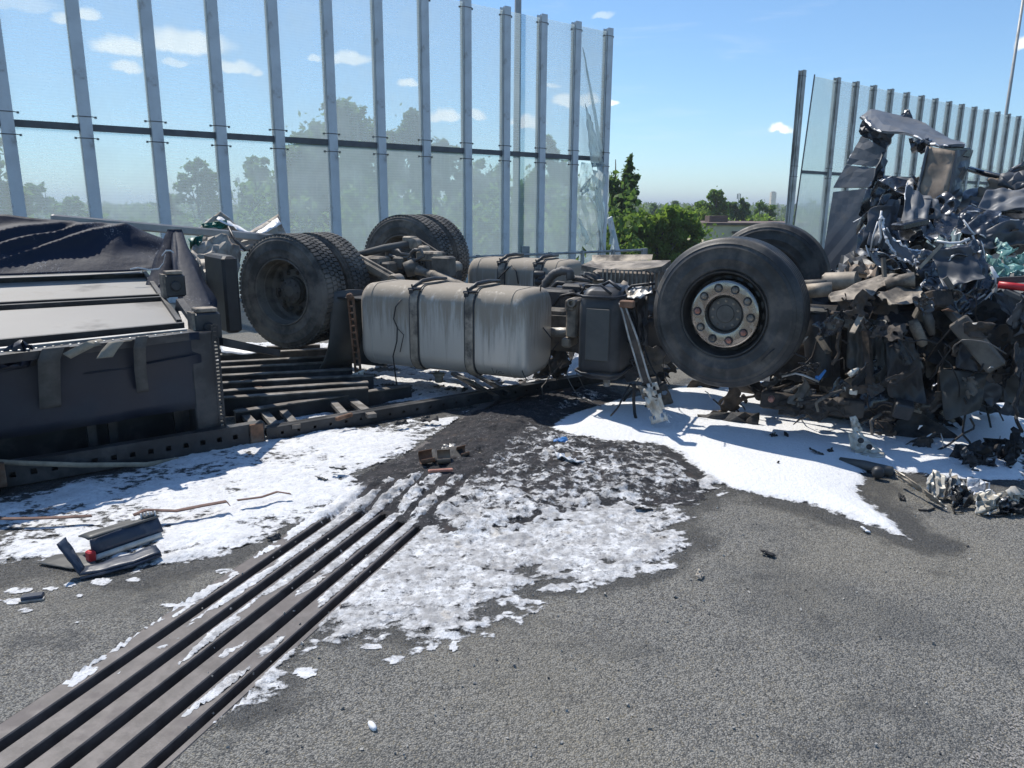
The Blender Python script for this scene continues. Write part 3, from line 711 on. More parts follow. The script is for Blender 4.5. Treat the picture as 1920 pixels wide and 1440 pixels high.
def leaves_mesh(name, pts, size, rs, material, parent, droop=0.0):
    n = len(pts); a = rs.normal(size=(n, 3)); a /= np.linalg.norm(a, axis=1, keepdims=True)
    if droop: a = a * (1 - droop) + np.array([0, 0, -1.0]) * droop; a /= np.linalg.norm(a, axis=1, keepdims=True)
    b = np.cross(a, rs.normal(size=(n, 3))); b /= np.linalg.norm(b, axis=1, keepdims=True) + 1e-9
    s = size * rs.uniform(.55, 1.35, (n, 1))
    v = np.stack([pts - a * s, pts + b * s * .55 , pts + a * s * 1.0, pts - b * s * .5], 1).reshape(-1, 3) - np.array(ORG[root_of(parent).name])
    me = bpy.data.meshes.new(name); me.vertices.add(n * 4); me.vertices.foreach_set('co', v.ravel())
    me.loops.add(n * 4); me.loops.foreach_set('vertex_index', np.arange(n * 4, dtype=np.int32))
    me.polygons.add(n); me.polygons.foreach_set('loop_start', np.arange(0, n * 4, 4, dtype=np.int32)); me.update(calc_edges=True)
    me.materials.append(MATS[material]); o = bpy.data.objects.new(name, me); C.objects.link(o); o.parent = parent
    return o
def tree(label, px, ptop, halfw_px, Y, material, seed, lobes=None, n=7000, leaf=.17, base_z=-7.5, cat='tree', name='tree', droop=0.0, low=.18, dens=1.0, group=None, taper=.6):
    """crown made of leaf clumps on limbs; ptop/halfw in photo pixels at distance Y; lobes: (dx_px, top_px, halfw_px)"""
    rs = np.random.RandomState(seed); c = Yp(px, 386, Y); top = Yp(px, ptop, Y).z
    base = Vector((c.x, Y, base_z)); H = top - base_z; hw = halfw_px / FPX * Y * 1.02
    t = thing(name, label, cat, base, group)
    m = MB(); r0 = .018 * H + .05
    bend = rs.uniform(-.4, .4, 2)
    trunk = [base + Vector((bend[0] * q * q * H * .06, bend[1] * q * q * H * .06, H * q)) for q in (0, .25, .5, .75, .97)]
    m.tube(trunk, [r0, r0 * .8, r0 * .55, r0 * .32, r0 * .08], 8)
    leaves = []
    cols = lobes or [(0, ptop, halfw_px)]
    for (dx, tp, hwp) in cols:
        cx = Yp(px + dx, 386, Y).x; tz = Yp(px + dx, tp, Y).z; w = hwp / FPX * Y * 1.28; h = tz - base_z
        k = max(14, int(60 * dens))
        for i in range(k):
            q = rs.uniform(low, 1.0) ** .9; z = base_z + h * q
            e_ = (q - .66) / .37; prof = math.sqrt(max(.03, 1 - e_ * e_)) if q > .66 else (.8 + .2 * rs.rand())
            ang = rs.uniform(0, 2 * math.pi); rr = w * prof * math.sqrt(rs.uniform(.15, 1.0))
            p = np.array([cx + math.cos(ang) * rr, Y + math.sin(ang) * rr * .8, z])
            cr = w * rs.uniform(.16, .34) * (.6 + .6 * prof)
            mlt = int(1.5 * n / k / len(cols) * rs.uniform(.6, 1.4))
            g = rs.normal(size=(mlt, 3)); g /= np.linalg.norm(g, axis=1, keepdims=True)
            g *= (rs.uniform(.25, 1, (mlt, 1)) ** .6) * cr; g[:, 2] *= .75
            if droop: g[:, 2] -= droop * np.abs(g[:, 2]) * 1.6 * rs.rand(mlt)
            leaves.append(p + g)
            if i % 3 == 0:
                b0 = polyline(trunk, max(.15, min(.9, (q - .12)))); m.tube([b0, b0.lerp(Vector(p), .55) + Vector((0, 0, -.03 * h)), Vector(p)], [r0 * .28, r0 * .16, r0 * .04], 5, False)
        tip = np.array([cx, Y, tz]) + rs.normal(size=(int(n * .03), 3)) * np.array([w * .22, w * .22, h * .03]) - np.array([0, 0, h * .07]); leaves.append(tip)
    m.build('trunk', 'bark', t, True)
    pts = np.concatenate(leaves)
    leaves_mesh('crown', pts, leaf, rs, material, t, droop)
    return t
tree('small loose-crowned tree seen through the fourth pane from the left', 372, 302, 40, 46, 'leaf_mid', 1, [(0, 302, 28), (30, 322, 26)], 5200, .16)
tree('pale green bushy tree seen between posts above the torn trailer corner', 490, 300, 44, 44, 'leaf_mid', 2, [(0, 300, 34), (-18, 350, 30), (40, 345, 30)], 7000, .17)
tree('tallest broad tree seen through the panes above the rear wheels', 650, 186, 85, 40, 'leaf_mid', 3, [(0, 190, 46), (-8, 215, 66), (-66, 238, 50), (40, 232, 48), (-80, 300, 55), (20, 300, 80)], 24000, .16)
tree('tall tree with a stepped crown seen behind the far rear wheels', 770, 206, 50, 42, 'leaf_dark', 4, [(4, 208, 30), (0, 235, 42), (-44, 248, 28), (50, 262, 32), (5, 310, 66)], 16000, .16)
tree('rounded tree seen through the panes left of the lamp post', 885, 305, 46, 43, 'leaf_dark', 5, [(0, 306, 36), (-44, 276, 34), (42, 312, 32)], 11000, .16)
tree('slender pointed tree seen through the panes right of the lamp post', 1028, 258, 40, 41, 'leaf_mid', 6, [(0, 258, 18), (-32, 318, 28), (22, 300, 28), (0, 340, 52)], 8500, .16)
tree('dark weeping birch standing free beside the last post of the near barrier', 1160, 285, 34, 40, 'leaf_dark', 7, [(17, 292, 9), (12, 312, 16), (-12, 326, 20), (26, 324, 14), (4, 350, 28), (0, 385, 34)], 9000, .13, droop=.45)
tree('sunlit bright green bush crown in the gap between the barriers', 1235, 402, 46, 38, 'leaf_bright', 8, [(-24, 402, 36), (20, 392, 38), (50, 398, 30)], 13000, .17, taper=.5)
tree('olive green bushy tree left of the beige building', 1302, 388, 36, 74, 'leaf_bright', 9, [(0, 392, 30), (-40, 388, 26)], 5200, .2)
tree('tall dense tree rising above the beige flat-roofed building', 1340, 357, 22, 75, 'leaf_mid', 10, [(0, 357, 15), (-22, 380, 22), (14, 372, 14)], 5000, .22)
tree('dark rounded tree behind the beige building roof', 1395, 374, 18, 82, 'leaf_dark', 11, [(0, 374, 12), (-24, 380, 14)], 3600, .24)
tree('small pale tree right of the thin mast near the far wheel', 1428, 374, 17, 88, 'leaf_mid', 12, [(0, 374, 11), (18, 384, 10)], 2800, .25)
tree('small round tree top on the skyline just right of the birch', 1226, 384, 9, 150, 'leaf_dark', 13, None, 1200, .4)
tree('pointed small conifer-like tree top on the skyline in the gap', 1267, 378, 7, 150, 'leaf_dark', 14, None, 900, .38)
tree('low dark tree seen through the third pane beside the post', 322, 368, 14, 60, 'leaf_dark', 15, None, 2200, .2)
tree('dim leafy tree at the far left edge behind the first post', 5, 262, 42, 40, 'leaf_mid', 16, [(-15, 262, 40), (20, 330, 30)], 6000, .17)
tree('low tree hidden behind the first pane beside the leftmost post', 90, 352, 40, 55, 'leaf_mid', 17, [(-20, 345, 24), (40, 372, 30)], 4200, .2)
tree('green tree behind the far barrier above the crumpled cab', 1690, 322, 34, 62, 'leaf_mid', 18, [(0, 330, 26), (40, 318, 22)], 4200, .2)
tree('green tree behind the far barrier at the right edge of the picture', 1850, 312, 40, 60, 'leaf_mid', 19, [(0, 320, 40), (60, 330, 40)], 5000, .2)
def thicket(name, label, xs, Y, top, jit, n, material, seed, leaf):
    rs = np.random.RandomState(seed); pts = []
    for x in xs:
        c = Yp(x, 386, Y); tz = Yp(x, top + rs.uniform(-jit, jit), Y).z; yy = Y + rs.uniform(-.12, .12) * Y; w = Y * .036 * rs.uniform(.8, 1.5)
        k = n // len(xs); g = rs.normal(size=(k, 3)); g /= np.linalg.norm(g, axis=1, keepdims=True); g *= rs.uniform(.4, 1, (k, 1)) ** .5
        h = (tz + 7.5) / 2; pts.append(np.array([c.x, yy, -7.5 + h]) + g * np.array([w, w, h]))
    pts = np.concatenate(pts); base = Vector((float(pts[:, 0].mean()), Y, -7.5))
    t = thing(name, None, None, base); o = leaves_mesh(name, pts, leaf, rs, material, t); 
    bpy.data.objects.remove(t); o.parent = None; o.location = base; o.name = name
    return tag(o, label, 'undergrowth', None, 'stuff')
thicket('undergrowth', 'band of bushes below the trees seen through the panes', np.linspace(120, 440, 16), 37, 402, 14, 6000, 'leaf_mid', 50, .2)
thicket('undergrowth', 'tall thicket of leafy scrub below the trees behind the rear wheels and tanks', np.linspace(440, 1150, 44), 38, 352, 34, 26000, 'leaf_mid', 56, .18)
thicket('undergrowth', 'band of dark green bushes filling the gap between the barriers', np.linspace(1110, 1296, 20), 43, 402, 12, 17000, 'leaf_bright', 51, .16)
thicket('undergrowth', 'band of olive bushes behind the beige flat-roofed building', np.linspace(1290, 1520, 18), 80, 402, 8, 6000, 'leaf_bright', 55, .3)
thicket('undergrowth', 'band of bushes behind the far noise barrier', np.linspace(1480, 2050, 26), 60, 372, 10, 7000, 'leaf_mid', 52, .26)
thicket('woodland', 'distant wood along the skyline', np.linspace(-400, 2300, 150), 330, 383, 3, 16000, 'leaf_far', 53, 1.3)
thicket('woodland', 'farther wood along the horizon', np.linspace(-400, 2300, 150), 800, 382, 2, 12000, 'leaf_far', 54, 3.2)
mat('render_beige', (.86, .70, .48), .85, 0, .08, 1, (.50, .44, .35), .3, .6, .1, 20)
mat('roof_felt', (.16, .11, .09), .9, 0, .3, 1)
mat('window_dark', (.02, .03, .045), .12, 0, .2, 1, bump=0)
def building():
    Y = 58.0; a = Yp(1321, 422, Y); b = Yp(1321, 470, Y)
    c = Vector((a.x, Y, -7.5)); wd = Vector((1, .10, 0)).normalized(); dp = Vector((-.10, 1, 0)); H = a.z + 7.5; LW = 13.0
    t = thing('flat_roofed_building', 'low beige flat-roofed building with dark window behind the front wheels', 'building', c)
    m = MB(); m.box(c + wd * LW / 2 + dp * 4 + Vector((0, 0, H / 2)), wd, dp, (0, 0, 1), LW / 2, 4, H / 2); m.build('wall', 'render_beige', t)
    m = MB(); m.box(c + wd * LW / 2 + dp * 4 + Vector((0, 0, H + .09)), wd, dp, (0, 0, 1), LW / 2 + .2, 4.2, .09); rf = m.build('roof', 'roof_felt', t)
    m = MB(); m.box(c + wd * 2.0 + dp * 3 + Vector((0, 0, H + .42)), wd, dp, (0, 0, 1), .75, .5, .24); m.build('chimney', 'roof_felt', rf)
    for i in range(3):
        m = MB(); m.box(c + wd * (3.6 + i * 3.6) - dp * .02 + Vector((0, 0, H - 1.5)), wd, dp, (0, 0, 1), 1.25, .05, .9); w = m.build('window', 'window_dark', t)
        m = MB(); m.box(c + wd * (3.6 + i * 3.6) - dp * .08 + Vector((0, 0, H - .52)), wd, dp, (0, 0, 1), 1.45, .06, .08); m.build('lintel', 'roof_felt', w)
building()
def mast(x, y0, Y, h_px, label):
    p = Yp(x, 386, Y); z1 = Yp(x, y0, Y).z; t = thing('radio_mast', label, 'mast', Vector((p.x, Y, -7.5)))
    w = Y * .0008
    m = MB(); m.tube([(p.x, Y, -7.5), (p.x, Y, z1)], [w, w * .5], 6); m.build('pole', 'lamp_grey', t)
    m = MB()
    for s in (-1, 1): m.box(Vector((p.x + s * w * 2.2, Y, z1 - w * 5)), (1, 0, 0), (0, 1, 0), (0, 0, 1), w * .7, w * .7, w * 4)
    m.build('antenna', 'lamp_grey', t)
mast(449, 332, 160, 40, 'thin radio mast with antennas seen through the fifth pane')
mast(1384, 362, 90, 40, 'thin pale mast among the trees in the gap')
tp = Yp(1448, 386, 700); tw = thing('tower_block', 'tiny pale tower block on the horizon left of the far barrier', 'building', Vector((tp.x, 700, -7.5)))
m = MB(); m.box(Vector((tp.x, 700, 4)), (1, 0, 0), (0, 1, 0), (0, 0, 1), 2.2, 2.2, 11.5); m.build('wall', 'render_beige', tw)
m = MB(); m.box(Vector((tp.x, 700, 15.9)), (1, 0, 0), (0, 1, 0), (0, 0, 1), 1.4, 1.4, .4); m.build('roof', 'roof_felt', tw)
# ------------------------------------------------------------------ materials of the wreck
mat('cab_paint', (0.0450, 0.0495, 0.0570), .30, .45, .3, 5, (.12, .12, .12), .35, 5, .12, 30, .01, coat=.8)
mat('cab_paint_light', (.125, .135, .15), .55, .0, .15, 3, (.17, .16, .15), .35, 3, .06, 60)
mat('cab_matte', (0.0720, 0.0800, 0.0928), .5, .1, .25, 4, (.10, .10, .10), .3, 4, .1, 80)
mat('torn_white', (.72, .72, .72), .45, .1, .2, 20)
mat('inner_brown', (0.2523, 0.1960, 0.1449), .6, .1, .45, 4, (.06, .055, .055), .5, 3, .25, 40)
mat('dusty_metal', (0.3339, 0.2850, 0.2228), .7, .2, .4, 6, (.07, .063, .058), .55, 5, .35, 60)
mat('chassis', (0.1192, 0.1080, 0.0918), .7, .2, .5, 7, (.20, .18, .155), .5, 5, .4, 60)
mat('black_plastic', (.032, .034, .037), .5, 0, .3, 6, (.085, .08, .075), .4, 4, .2, 80)
mat('grey_plastic', (0.0729, 0.0750, 0.0720), .55, 0, .2, 4, (.10, .098, .09), .4, 3, .15, 80)
mat('burnt', (.030, .030, .031), .75, .1, .6, 8, (.085, .065, .05), .45, 6, .6, 45, .01)
mat('burnt_brown', (.062, .052, .045), .8, .1, .5, 9, (.14, .11, .085), .4, 7, .6, 45, .01)
mat('bare_alu', (.42, .41, .385), .5, .5, .3, 8, (.24, .205, .16), .5, 6, .35, 60)
mat('pale_alu', (.60, .57, .50), .55, .3, .2, 8, (.34, .29, .22), .45, 7, .35, 60)
mat('chrome', (.36, .325, .285), .24, .95, .06, 12, (.40, .37, .33), .12, 16, .1, 40)
mat('copper_nut', (.42, .20, .15), .5, .4, .25, 30)
mat('dark_nut', (.10, .10, .10), .4, .7, .3, 30)
mat('rim_dark', (0.0482, 0.0481, 0.0468), .42, .4, .3, 8, (.10, .094, .085), .4, 5, .15, 60)
mat('rim_dusty', (0.1532, 0.1394, 0.1193), .7, .2, .4, 8, (.22, .20, .17), .5, 4, .25, 60)
mat('hub_dark', (0.1034, 0.1001, 0.0901), .6, .2, .3, 10, (.09, .085, .08), .4, 6)
mat('tyre', (0.0303, 0.0299, 0.0293), .68, 0, .3, 5, (.085, .078, .066), .5, 4.0, .25, 70, .003)
mat('tyre_scuffed', (0.0356, 0.0364, 0.0365), .55, 0, .45, 5, (.125, .113, .097), .5, 5.5, .25, 70, .003)
mat('tyre_drive', (0.0445, 0.0434, 0.0403), .75, 0, .3, 5, (.20, .178, .15), .65, 3.5, .3, 70, .003)
mat('cable', (.02, .02, .021), .55, 0, .3, 10)
mat('cable_grey', (.13, .12, .11), .6, 0, .4, 8)
mat('rust', (0.1791, 0.0975, 0.0585), .8, .2, .5, 10, (.22, .17, .13), .4, 8, .4, 60)
mat('red_paint', (.52, .03, .035), .4, 0, .15, 6)
mat('blue_scrap', (.04, .18, .45), .5, 0, .2, 10)
mat('navy', (0.0096, 0.0156, 0.0330), .42, 0, .2, 3, (.05, .058, .07), .35, 2.2, .25, 40, .006)
mat('navy_side', (0.0088, 0.0143, 0.0286), .5, 0, .2, 2, (.035, .04, .05), .4, 2, .12, 60)
mat('deck_grey', (.215, .208, .196), .55, .1, .06, 1.2, (.16, .152, .142), .4, 1.6, .08, 60, stretch=(1, 1, 1))
mat('profile_alu', (.40, .39, .37), .5, .3, .15, 6, (.24, .22, .20), .35, 3)
mat('strap_beige', (.27, .245, .19), .85, 0, .2, 14, (.13, .12, .10), .4, 6, .4, 300, .002)
mat('strap_dark', (.085, .083, .078), .85, 0, .25, 14, bump=.4, bscale=300)
mat('strap_rust', (.16, .095, .075), .85, 0, .35, 12, (.08, .06, .055), .4, 7, .4, 200)
mat('steel_dark', (0.0350, 0.0374, 0.0416), .5, .3, .35, 5, (.10, .095, .09), .35, 5, .25, 70)
mat('slat_top', (.12, .105, .09), .75, 0, .5, 7, (.36, .34, .31), .45, 5, .4, 80)
mat('green_tarp', (.012, .13, .10), .45, 0, .25, 6)
mat('wall_board', (.42, .375, .31), .65, 0, .25, 4, (.20, .16, .13), .45, 4, .2, 60)
mat('glass_teal', (.20, .38, .36), .25, 0, .35, 9, (.55, .66, .63), .45, 12, .5, 130, .004)
def spotted_tarp():
    m, t, b = new_mat('navy_spotted')
    co = t.add('ShaderNodeTexCoord').outputs['Object']
    n = t.noise(co, 1.6, 5, .6); sp = t.noise(co, 85, 4, .7); st = t.noise(t.mapping(co, (1, 1, .4)), 24, 4, .7)
    f = t.math('MULTIPLY', t.ramp(n, .48, .66), t.ramp(t.math('ADD', t.math('MULTIPLY', sp, .6), t.math('MULTIPLY', st, .4)), .53, .66))
    c = t.mix(t.math('MULTIPLY', f, .75), (.010, .018, .038), (.50, .53, .58))
    t.l.new(c, b.inputs['Base Color']); b.inputs['Roughness'].default_value = .62; b.inputs['Specular IOR Level'].default_value = .2
    t.l.new(t.bump(t.noise(co, 14, 4), .3, .015), b.inputs['Normal'])
spotted_tarp()
def tank_mat():
    m, t, b = new_mat('tank_alu')
    co = t.add('ShaderNodeTexCoord').outputs['Object']; sp = t.add('ShaderNodeSeparateXYZ'); t.l.new(co, sp.inputs[0])
    v = t.mapping(co, (1, 1, .07)); n = t.noise(v, 26, 6, .7); n2 = t.noise(t.mapping(co, (1, 1, .25)), 7, 5, .6)
    zf = t.ramp(sp.outputs[2], .30, 1.05)                                    # road dirt lies thicker on the tank's belly, now on top
    f = t.ramp(t.math('ADD', t.math('MULTIPLY', n, .85), t.math('ADD', t.math('MULTIPLY', n2, .35), t.math('MULTIPLY', zf, .40))), .66, .96)
    c = t.mix(f, (.56, .535, .48), (.31, .265, .205))
    spots = t.ramp(t.noise(co, 46, 4, .7), .70, .78)
    c = t.mix(t.math('MULTIPLY', spots, .5), c, (.10, .085, .07))
    t.l.new(c, b.inputs['Base Color']); t.l.new(t.math('ADD', .42, t.math('MULTIPLY', f, .35)), b.inputs['Roughness'])
    t.l.new(t.math('SUBTRACT', .45, t.math('MULTIPLY', f, .45)), b.inputs['Metallic'])
    t.l.new(t.bump(t.noise(co, 60, 4), .12, .003), b.inputs['Normal'])
tank_mat()

# ------------------------------------------------------------------ overturned trailer on the left
TRL = thing('overturned_trailer', 'overturned trailer with light grey deck panels and a dark navy side wall', 'trailer', W(-1.2, .6, 0))
PP0 = W(0, .1, .80); PPN = (Vector((0, 0, 1)) - ED * .1375).normalized()
def pl(x, y, lift=0.0): return onplane(x, y, PP0 + PPN * lift, PPN)
def slab_px(name, quad, thick, material, lift=0.0, parent=None):
    q = [pl(x, y, lift) for x, y in quad]; m = MB(); m.hexa([p - PPN * thick for p in q] + q)
    return m.build(name, material, parent or TRL)
slab_px('deck_panel', [(-150, 577), (298, 554), (272, 520), (-150, 537)], .05, 'deck_grey')
slab_px('deck_panel', [(-150, 655), (337, 608), (305, 565), (-150, 591)], .05, 'deck_grey')
slab_px('deck_panel', [(-150, 533), (268, 516), (262, 509), (-150, 525)], .05, 'deck_grey', -.02)
slab_px('deck_frame', [(-150, 700), (352, 632), (262, 505), (-150, 520)], .04, 'steel_dark', -.055)
for a, b in (((-150, 658), (345, 611)), ((-150, 581), (303, 557)), ((-150, 587), (305, 562)), ((-150, 534), (270, 517.5))):
    m = MB(); p, q = pl(*a), pl(*b); m.beam(p, q, .022, .05, PPN); m.build('deck_seam', 'steel_dark', TRL)
m = MB(); m.beam(pl(-150, 676), pl(350, 623), .025, .05, PPN); m.build('edge_profile', 'profile_alu', TRL)
m = MB(); m.beam(pl(-150, 690, -.01), pl(352, 629, -.01), .05, .05, PPN); m.build('edge_profile', 'steel_dark', TRL)
m = MB(); m.beam(pl(336, 606), pl(270, 512), .03, .05, PPN); m.build('end_profile', 'steel_dark', TRL)
crumple('side_wall', [V(-160, 690, .08), V(60, 652, .08), V(150, 646, .05), V(250, 633, .07), V(372, 622, .09)], [V(-160, 850, .1), V(385, 762, .1)], 'navy_side', TRL, amp=.018, folds=3, seed=4, nu=16, nv=8, jit=.12, solid=.02)
m = MB(); m.tube([V(112, 706, .07), V(240, 690, .06), V(370, 664, .07)], .006, 6); m.build('wall_crease', 'navy_side', TRL, True)
m = MB(); m.tube([V(-160, 725, .06), V(68, 682, .06)], .012, 6); m.build('wall_crease', 'navy_side', TRL, True)
m = MB(); m.box(W(-2.5, .55, .18), EA, ED, (0, 0, 1), 2.3, .02, .2); m.build('recess_shade_panel', 'steel_dark', TRL)  # dark panel whose colour stands for the shade in the recess
for x in (165, 205, 330):
    m = MB(); m.beam(V(x, 760, .3), V(x + 12, 850, .3), .05, .05, EA); m.build('inner_post', 'steel_dark', TRL)
m = MB()
for k in range(26):
    p = pl(lerp(-60, 340, k / 25), lerp(667.4, 624, k / 25), .03); m.lathe(p, PPN, [(0, .006), (.007, .005), (.009, 0)], 8)
m.build('rivets', 'bare_alu', TRL)['kind'] = 'stuff'
# end post with the perforated edge, hinges
m = MB(); m.box(W(-.31, .18, .40), EA, ED, (0, 0, 1), .075, .1, .39, .008); m.build('end_post', 'steel_dark', TRL)
m = MB(); s0 = -.225
for k in (-1, 1): m.box(W(s0 + k * .016, .08, .47), EA, ED, (0, 0, 1), .006, .004, .36)
for i in range(30): m.box(W(s0, .0802, .12 + i * .0245), EA, ED, (0, 0, 1), .010, .0038, .007)
m.build('perforated_edge', 'steel_dark', TRL)
for (x, y, sz) in ((326, 535, .07), (386, 612, .085)):
    c = V(x, y, .9 if x < 350 else .25); m = MB(); m.box(c, EA, ED, (0, 0, 1), sz, sz * .8, sz * 1.15, .012); h = m.build('corner_hinge', 'black_plastic', TRL)
    m = MB(); m.box(c + Vector((0, 0, sz * 1.35)), EA, ED, (0, 0, 1), sz * .8, sz * .7, .012, .004); m.box(c - EA * sz * 1.02, EA, ED, (0, 0, 1), .012, sz * .7, sz * 1.2); m.build('hinge_plate', 'dusty_metal', h)
    m = MB(); m.lathe(c - ED * sz * .8, -ED, [(.0, .02), (.03, .02), (.036, .01), (.036, 0)], 16); m.build('bolt_head', 'steel_dark', h)
m = MB(); m.beam(V(336, 570, .6), V(385, 640, .2), .05, .09, PPN); m.build('end_brace', 'steel_dark', TRL)
m = MB(); m.beam(V(352, 585, .5), V(366, 620, .3), .02, .12, EA); m.build('end_brace', 'profile_alu', TRL)
m = MB(); m.beam(V(412, 640, .15), V(520, 662, .7), .05, .05); m.build('end_brace', 'steel_dark', TRL)
# perforated side rails lying on the road
def perf_rail(name, s0, s1, d, z0, h, material, hole=.016, pitch=.105):
    m = MB(); th = .006
    def bx(a, b, zl, zh, dd=0, t=th): m.box(W((a + b) / 2, d + dd, (zl + zh) / 2), EA, ED, (0, 0, 1), (b - a) / 2, t, (zh - zl) / 2)
    mid = z0 + h * .5
    bx(s0, s1, z0, mid - hole); bx(s0, s1, mid + hole, z0 + h)
    x = s0
    while x < s1:
        bx(x, min(s1, x + pitch - 2 * hole), mid - hole, mid + hole, .0004); x += pitch
    bx(s0, s1, z0 + h - .004, z0 + h + .004, .03, .035); bx(s0, s1, z0 - .001, z0 + .006, .03, .035); bx(s0, s1, z0 + .01, z0 + h - .008, .075, .003)
    m.build(name, material, TRL)
perf_rail('side_rail', -3.2, .03, .0, .012, .135, 'steel_dark')
perf_rail('side_rail', .05, 3.75, .03, .004, .085, 'steel_dark', .010, .12)
m = MB(); m.box(W(-.03, -.012, .085), EA, ED, (0, 0, 1), .045, .012, .065, .004); m.build('rail_joint', 'rust', TRL)
m = MB(); m.box(W(3.0, .09, .075), EA, ED, (0, 0, 1), 3.2, .012, .02); m.build('rail_lip', 'steel_dark', TRL)
# cross members of the floor frame, dark, flanges coloured paler to show their lit tops
for i, (a, b) in enumerate([((412, 665), (625, 653)), ((412, 690), (660, 677)), ((412, 718), (700, 703)), ((412, 654), (600, 646)), ((414, 679), (640, 667)), ((414, 704), (660, 692)), ((414, 733), (690, 716)), ((414, 746), (690, 727)), ((440, 772), (770, 722))]):
    z = .17 if i < 8 else .12
    p, q = G(*a, z), G(*b, z); m = MB(); m.beam(p - Vector((0, 0, .075)), q - Vector((0, 0, .075)), .03, .145); fl = m.build('cross_member', 'steel_dark', TRL)
    m = MB(); m.beam(p - Vector((0, 0, .0)), q, .07, .010); m.build('top_flange', 'slat_top', fl)
for (a, b, w) in [((448, 768), (482, 803), .06), ((488, 766), (520, 802), .06), ((524, 764), (556, 800), .06), ((622, 752), (650, 782), .055), ((655, 748), (698, 780), .07), ((462, 655), (490, 676), .05), ((850, 700), (930, 745), .05), ((880, 696), (955, 738), .03)]:
    p, q = G(*a, .075), G(*b, .075); m = MB(); m.beam(p, q, w, .03); m.build('floor_bar', 'slat_top' if a[0] < 800 else 'steel_dark', TRL)
m = MB(); m.beam(G(460, 712, .12), G(500, 738, .12), .05, .03); m.build('floor_bar', 'rust', TRL)
# long beam along the top, torn wall panels
m = MB(); m.beam(V(95, 410, 2.2), V(540, 449, 2.2), .08, .075, (0, 0, 1), .012); m.build('roof_beam', 'profile_alu', TRL)
def vs_(pts, d): return [V(x, y, d if not isinstance(d, list) else d[i]) for i, (x, y) in enumerate(pts)]
crumple('torn_wall', vs_([(375, 425), (412, 402), (460, 436), (520, 408), (536, 440)], 2.5), vs_([(370, 450), (440, 470), (540, 475)], 2.3), 'wall_board', TRL, 'torn_white', .6, .010, amp=.05, seed=31, nu=12, nv=6)
crumple('torn_wall', vs_([(365, 450), (420, 440), (455, 470)], 2.0), vs_([(350, 500), (400, 540), (440, 560)], 1.7), 'wall_board', TRL, amp=.06, seed=32, nu=9, nv=9, ragged=.2)
crumple('torn_wall', vs_([(355, 480), (380, 485), (420, 520)], 1.8), vs_([(365, 560), (395, 575), (425, 580)], 1.5), 'wall_board', TRL, amp=.06, seed=33, nu=7, nv=9)
crumple('torn_wall', vs_([(410, 405), (470, 436)], 2.45), vs_([(405, 412), (474, 444)], 2.35), 'torn_white', TRL, amp=.012, seed=34, nu=9, nv=2)
crumple('torn_wall', vs_([(474, 440), (520, 408)], 2.45), vs_([(480, 446), (528, 420)], 2.35), 'torn_white', TRL, amp=.012, seed=35, nu=9, nv=2)
crumple('green_lining', vs_([(376, 420), (424, 412)], 2.4), vs_([(385, 432), (428, 428)], 2.4), 'green_tarp', TRL, amp=.04, seed=36, nu=6, nv=3)
crumple('green_lining', vs_([(352, 448), (382, 440)], 2.0), vs_([(358, 470), (372, 466)], 2.0), 'green_tarp', TRL, amp=.04, seed=37, nu=5, nv=4)
m = MB(); m.tube([V(428, 425, 2.2), V(440, 450, 2.1), V(460, 470, 2.0)], .012, 6); m.build('lashing_bar', 'black_plastic', TRL, True)
m = MB(); c = V(418, 548, 1.3); m.box(c, EA, ED, (0, 0, 1), .06, .25, .30, .02); m.build('dark_void_box', 'cable', TRL)  # black box standing for the dark void beside the rear wheel
crumple('torn_lining', [G(412, 640, .24), G(500, 650, .24)], [G(415, 660, .2), G(500, 664, .2)], 'torn_white', TRL, amp=.02, seed=38, nu=9, nv=3)

# ------------------------------------------------------------------ tarpaulin and straps (rest on the trailer)
def cloth(name, top, bot, material, label, cat, seed, nu=50, nv=24, amp=.06, sag=.0, fold_dir=(3.2, 1.3), group=None, solid=.006):
    rs = np.random.RandomState(seed); P = []
    nrm = (top[-1] - top[0]).cross(bot[0] - top[0]).normalized()
    for i in range(nu + 1):
        r = []
        for j in range(nv + 1):
            u, v = i / nu, j / nv; p = polyline(top, u).lerp(polyline(bot, u), v)
            a = fold_dir[0] * u + fold_dir[1] * v; ph = a + .6 * math.sin(2.1 * a + seed)
            f = (1 - abs(((ph * 1.0) % 1) * 2 - 1)) ** 1.6 + .35 * math.sin(5.3 * u + 7 * v + seed) + .12 * math.sin(17 * u - 9 * v)
            env = .25 + .75 * math.sin(math.pi * min(1, v * 1.15) ** .7)
            r.append(p - nrm * (amp * f * env) + Vector((0, 0, -sag * math.sin(math.pi * u) * v)))
        P.append(r)
    m = MB(); m.grid(P); o = mesh_obj(name, m.v, m.f, material, None, True, solid)
    return tag(o, label, cat, group)
TP1 = cloth('tarpaulin', vs_([(-150, 405), (10, 402), (60, 408), (130, 415), (150, 417), (200, 419), (235, 420), (262, 432), (310, 450)], [2.1, 2.1, 2.1, 2.15, 2.1, 2.1, 2.05, 2.05, 2.0]), vs_([(-150, 522), (0, 516), (150, 512), (312, 508)], [1.62] * 4), 'navy_spotted', 'dark navy tarpaulin sagging in folds under the long beam, spattered with dry foam', 'tarpaulin', 3, 70, 30, .05, 0, (2.6, 1.7))
